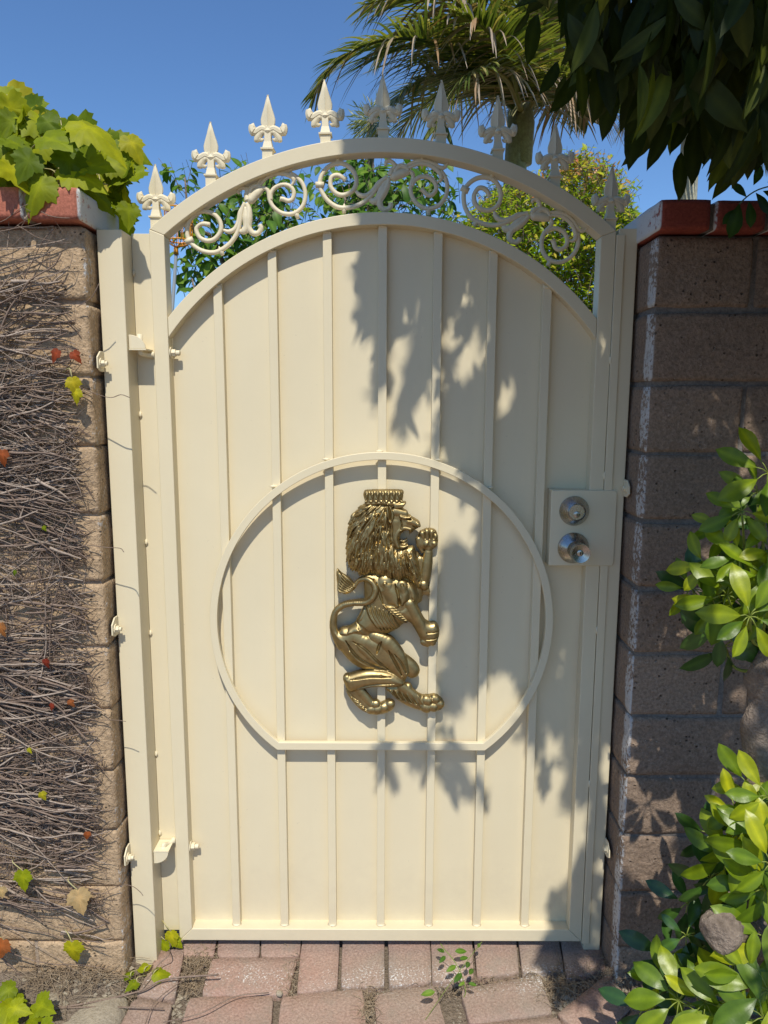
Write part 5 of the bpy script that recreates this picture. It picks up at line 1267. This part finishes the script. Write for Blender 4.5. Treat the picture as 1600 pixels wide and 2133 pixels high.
# small-leafed sprig hanging over the coping
sprig = empty('hanging_sprig', tuple(px(1560, 400, -.19)), 'small rounded-leaf sprig hanging over the right coping bricks', 'plant')
sm_l = leaf_mesh('leaf', long_leaf(.26, .1, -.2, 0, 5, .6), L_SHRUB_D); mb = MB()
mb.tube(cr_spline([tuple(px(1640, 380, -.17)), tuple(px(1580, 395, -.18)), tuple(px(1545, 420, -.19)), tuple(px(1535, 440, -.20))], 5), .0013, 5); mb.build('stem', PETIOLE, sprig, True, True)
for (u, v, th, s) in ((1540, 425, -1.75, .058), (1560, 420, -1.35, .044), (1575, 402, -.9, .042), (1590, 398, -.4, .040), (1555, 410, 2.4, .036), (1570, 385, 1.2, .034), (1600, 380, .8, .04), (1535, 435, -2.3, .034)):
    link('leaf', sm_l, sprig, frame_M(px(u, v, -.20), (math.cos(th), -.15, math.sin(th)), (.2, -1, .3), s))

# ------------------------------------------------------------------ beyond the gate
def palm(name, label, base, crown, trunk_r, fronds, mat_t, group=None, seed=0, lf=.42, dead=.1, w_=.011):
    rnd = random.Random(seed)
    root = empty(name, base, label, 'palm', group)
    B = Vector(base); Cn = Vector(crown); mb = MB()
    P = [B.lerp(Cn, t) + Vector((.02 * math.sin(t * 5), 0, 0)) for t in [i / 10 for i in range(11)]]
    mb.tube(P, [trunk_r * (1.25 - .35 * i / 10) for i in range(11)], 18); mb.build('trunk', mat_t, root)
    mb = MB(); mb.tube([Cn - Vector((0, 0, .25)), Cn - Vector((0, 0, .05)), Cn + Vector((0, 0, .15))], [trunk_r * .92, trunk_r * 1.05, trunk_r * .5], 14); mb.build('crownshaft', mat_t, root)
    for pts in fronds:
        live = MB(); dry = MB()
        Q = [Vector(p) for p in cr_spline([tuple(p) for p in pts], 14)]
        L = sum((Q[i + 1] - Q[i]).length for i in range(len(Q) - 1)); s = 0
        live.add(*tubevf(Q, [.016 * (1 - .85 * i / len(Q)) for i in range(len(Q))], 5), .93)
        step = L / 104; acc = 0; nxt = L * .12
        for i in range(len(Q) - 1):
            sl = (Q[i + 1] - Q[i]).length
            while nxt < acc + sl:
                t = (nxt - acc) / sl; p = Q[i].lerp(Q[i + 1], t); T = (Q[i + 1] - Q[i]).normalized(); f = nxt / L
                side0 = T.cross(Vector((0, 0, 1)));
                if side0.length < .2: side0 = T.cross(Vector((0, 1, 0)))
                side0.normalize(); upv = side0.cross(T).normalized()
                ll = lf * (.55 + .9 * f if f < .45 else 1.0 - .75 * (f - .45) / .55) * rnd.uniform(.85, 1.12)
                isdead = rnd.random() < dead
                for sg in (-1, 1):
                    d = (side0 * sg * 1.0 + T * (.55 + .6 * f) + upv * rnd.uniform(.0, .35)).normalized()
                    grav = rnd.uniform(.25, .55) if not isdead else rnd.uniform(1.0, 1.8)
                    a = p; V = []; Fc = []; nS = 5
                    for k in range(nS + 1):
                        tt = k / nS; dd = (d + Vector((0, 0, -grav * tt * 1.3))).normalized()
                        if k: a = a + dd * ll / nS
                        wv = w_ * (1 - tt) ** .6 * (1 if k else .5) + .0006
                        nn = dd.cross(upv).normalized()
                        V += [a - nn * wv, a + upv * wv * .35, a + nn * wv]
                    for k in range(nS): q = k * 3; Fc += [(q, q + 1, q + 4, q + 3), (q + 1, q + 2, q + 5, q + 4)]
                    (dry if isdead else live).add(V, Fc, rnd.random())
                nxt += step
            acc += sl
        fo = live.build('frond', L_PALM, root, True, True)
        if dry.V: dry.build('dead_leaflets', L_DEAD, fo, True, True, kind='stuff')
    return root
def fp(l): return [px(u, v, Y) for u, v, Y in l]
YP1 = 2.45
C1 = px(1088, 235, YP1); base1 = (C1.x - .08, YP1, 0)
FR = [fp([(1088, 232, 2.45), (1010, 150, 2.3), (900, 88, 2.0), (790, 85, 1.85), (700, 130, 1.8), (650, 205, 1.8)]),
      fp([(1088, 240, 2.45), (1000, 175, 2.4), (900, 160, 2.3), (820, 215, 2.2), (775, 320, 2.2), (760, 420, 2.2)]),
      fp([(1090, 232, 2.45), (1110, 120, 2.3), (1150, 10, 2.1), (1200, -110, 2.0)]),
      fp([(1085, 232, 2.45), (1040, 90, 2.6), (960, -20, 2.7), (860, -60, 2.8)]),
      fp([(1080, 232, 2.45), (1000, 60, 2.2), (900, -20, 2.0), (760, 10, 1.9)]),
      fp([(1092, 235, 2.45), (1150, 175, 2.3), (1215, 165, 2.2), (1262, 215, 2.2)]),
      fp([(1094, 240, 2.5), (1160, 140, 2.9), (1240, 90, 3.1), (1330, 150, 3.2)]),
      fp([(1086, 238, 2.45), (1020, 190, 2.9), (930, 190, 3.2), (850, 250, 3.3), (810, 330, 3.3)]),
      fp([(1090, 240, 2.45), (1050, 160, 2.1), (985, 150, 1.9), (930, 215, 1.85), (915, 270, 1.85)]),
      fp([(1090, 240, 2.45), (1120, 60, 2.9), (1060, -60, 3.3)]),
      fp([(1088, 236, 2.45), (1030, 120, 2.45), (940, 60, 2.4), (850, 60, 2.35), (790, 110, 2.35)]),
      fp([(1088, 236, 2.45), (1060, 130, 2.0), (1010, 60, 1.8), (940, 30, 1.7)]),
      fp([(1094, 236, 2.45), (1150, 110, 2.5), (1220, 50, 2.5), (1300, 60, 2.5)]),
      fp([(1092, 240, 2.45), (1140, 205, 2.7), (1190, 215, 2.9), (1225, 250, 3.0)])]
palm('king_palm', 'large feathery palm with drooping fronds behind the spikes, right of the centre', base1, tuple(C1), .062, FR, PALMTRUNK, 'king palms behind the wall', 1, .47, .15, .0085)
C2 = px(1450, 230, 3.0); base2 = (px(1432, 410, 3.0).x, 3.0, 0)
FR2 = [fp([(1450, 230, 3.0), (1400, 120, 2.9), (1330, 90, 2.8), (1280, 150, 2.7)]), fp([(1450, 230, 3.0), (1520, 120, 2.9), (1580, 150, 2.8), (1620, 240, 2.8)]), fp([(1450, 230, 3.0), (1480, 100, 3.2), (1560, 20, 3.3)]), fp([(1450, 230, 3.0), (1400, 100, 3.2), (1360, -20, 3.3)]),
       fp([(1450, 235, 3.0), (1395, 190, 2.7), (1340, 200, 2.6), (1300, 260, 2.6)]), fp([(1450, 235, 3.0), (1520, 210, 3.1), (1580, 250, 3.2), (1600, 330, 3.2)])]
palm('king_palm', 'pale ribbed palm trunk rising behind the right coping, crown lost in dark leaves', base2, tuple(C2), .058, FR2, PALMTRUNK2, 'king palms behind the wall', 2, .44, .25, .009)
def fan_palm():
    Y = 26.0; C = px(772, 250, Y); root = empty('fan_palm', (C.x, Y, 0), 'tiny far-off fan palm seen left of the fifth spike', 'palm')
    mb = MB(); mb.tube([(C.x, Y, 0), (C.x, Y, C.z)], [.18, .13], 8); mb.build('trunk', BARK, root)
    mb = MB(); rnd = random.Random(4)
    for k in range(420):
        a = rnd.uniform(0, 6.3); b = rnd.gauss(0, .6) - .15; d = Vector((math.cos(a) * math.cos(b), math.sin(a) * math.cos(b), math.sin(b)))
        P = C + d * rnd.uniform(.1, .62); M = frame_M(P, d + rv(.4), rv(1), rnd.uniform(.28, .5)); put_leaf(mb, long_leaf(.05, .1, -.3, 0, 3), M)
    mb.build('crown', L_PALM, root, True, True)
fan_palm()
def bush(name, label, cat, poly, ys, n, size, vf, mat, stems, base, seed, dens_s=9, thr=-.12, droop=.4, tip=None):
    rnd = random.Random(seed); root = empty(name, base, label, cat); mb = MB(); tb_ = MB(); tp = MB()
    us = [p[0] for p in poly]; vs = [p[1] for p in poly]; made = 0; tries = 0
    while made < n and tries < n * 12:
        tries += 1
        u = rnd.uniform(min(us), max(us)); v = rnd.uniform(min(vs), max(vs))
        if not inpoly(u, v, poly): continue
        Y = rnd.uniform(*ys); P = px(u, v, Y)
        if mnoise.noise(P * dens_s + Vector((seed, 0, 0))) < thr: continue
        # a shoot with a few leaves
        ax = Vector((rnd.uniform(-.6, .6), rnd.uniform(-.6, .3), rnd.uniform(.1, 1))).normalized(); k_n = rnd.randint(3, 6)
        topness = tip and tip(u, v) or 0
        q = P
        for k in range(k_n):
            a = rnd.uniform(0, 6.3); o_ = ax.orthogonal().normalized(); o2 = ax.cross(o_)
            d = o_ * math.cos(a) + o2 * math.sin(a) + ax * .3 + Vector((0, 0, -droop))
            s = size * rnd.uniform(.6, 1.15)
            put_leaf(tp if rnd.random() < topness else mb, vf, frame_M(q, d, Vector((rnd.uniform(-.5, .5), -.6, 1)), s)); q = q + ax * size * .42; made += 1
        tb_.add(*tubevf([P - ax * size * .6, q], [.0016, .0008], 3, cap=False))
    for s in stems: tb_.tube(cr_spline([tuple(p) for p in s], 5), [.012 - .009 * i / (5 * (len(s) - 1)) for i in range(5 * (len(s) - 1) + 1)], 6)
    mb.build('foliage', mat, root, True, True, kind='stuff'); tb_.build('branches', BARK, root)
    if tp.V: tp.build('new_growth', L_TIP, root, True, True, kind='stuff')
    return root
P1 = [(366, 385), (390, 375), (415, 405), (436, 420), (466, 378), (500, 375), (560, 395), (620, 375), (680, 355), (760, 330), (830, 350), (900, 360), (960, 400), (960, 620), (700, 620), (480, 620), (420, 560), (385, 520), (372, 470), (395, 450), (372, 400)]
bt = px(640, 700, 1.6)
bush('broadleaf_bush', 'leafy green bush behind the left half of the gate arch', 'bush', P1, (1.1, 1.9), 1900, .058, long_leaf(.26, .2, -.35, 0, 5, .45), L_BUSH,
     [[(bt.x, 1.5, 0), (bt.x - .1, 1.5, 1.2), px(560, 420, 1.4), px(490, 360, 1.3)], [(bt.x, 1.5, 0), (bt.x + .1, 1.5, 1.3), px(720, 400, 1.4)], [(bt.x - .1, 1.5, .8), px(470, 560, 1.3), px(400, 470, 1.2), px(385, 370, 1.2)], [(bt.x, 1.5, .5), (bt.x + .3, 1.5, 1.3), px(880, 430, 1.5)]], (bt.x, 1.5, 0), 3, 5.5, .10)
# lower spray near the pole
P2 = [(366, 570), (400, 560), (450, 540), (520, 500), (560, 620), (380, 640)]
P3 = [(955, 500), (1000, 430), (1040, 405), (1090, 400), (1130, 372), (1170, 345), (1215, 335), (1250, 350), (1290, 385), (1318, 430), (1335, 500), (1330, 680), (1150, 680), (960, 620)]
b2 = px(1180, 700, 1.7)
bush('hedge', 'yellow-green small-leafed hedge with reddish new tips behind the right half of the arch', 'hedge', P3, (1.3, 2.3), 15000, .034, long_leaf(.24, .15, -.2, 0, 3, .45), L_HEDGE,
     [[(b2.x, 1.7, 0), (b2.x, 1.7, 1.2), px(1200, 420, 1.7)], [(b2.x, 1.7, .6), px(1100, 500, 1.7), px(1080, 430, 1.6)], [(b2.x, 1.7, .8), px(1260, 480, 1.8)]], (b2.x, 1.7, 0), 5, 7, -.3, .1, lambda u, v: max(0, min(.42, (440 - v) / 160)))
bush('broadleaf_bush', 'low spray of bush leaves beside the grey pole, seen through the arch corner', 'bush', P2, (1.0, 1.3), 90, .07, long_leaf(.26, .2, -.35, 0, 5, .45), L_BUSH, [[(px(450, 640, 1.15).x, 1.15, 0), (px(450, 640, 1.15).x, 1.15, 1.2), px(400, 580, 1.1)]], (px(450, 640, 1.15).x, 1.15, 0), 8, 5, .0)
# picking pole with a wire basket
Yp = .75; T0 = px(367, 530, Yp); T1 = px(359, 645, Yp); dpo = (T1 - T0); foot = T0 + dpo * (T0.z / -dpo.z)
pole = empty('fruit_picker', tuple(foot), 'grey pole with an orange wire picking basket, seen in the left corner of the arch', 'fruit picker')
mb = MB(); mb.tube([tuple(foot), tuple(T0)], .0050, 12); mb.build('pole', GREYM, pole)
mb = MB(); mb.tube([tuple(T0), tuple(T0 + Vector((0, 0, .02)))], [.008, .006], 10)
bc = T0 + Vector((.012, 0, .055)); rb = .040
for k in range(16):
    a = 2 * math.pi * k / 16
    mb.tube(cr_spline([(T0.x, T0.y, T0.z + .02), (bc.x + rb * .8 * math.cos(a), bc.y + rb * .8 * math.sin(a), bc.z - .02), (bc.x + rb * math.cos(a), bc.y + rb * math.sin(a), bc.z + .03), (bc.x + rb * 1.05 * math.cos(a), bc.y + rb * 1.05 * math.sin(a), bc.z + .075)], 4), .0012, 5)
for zz, rr in ((-.015, .84), (.035, 1.0), (.075, 1.06)):
    mb.tube([(bc.x + rb * rr * math.cos(a), bc.y + rb * rr * math.sin(a), bc.z + zz) for a in [2 * math.pi * i / 24 for i in range(25)]], .0022, 6)
mb.build('basket', ORANGE, pole)
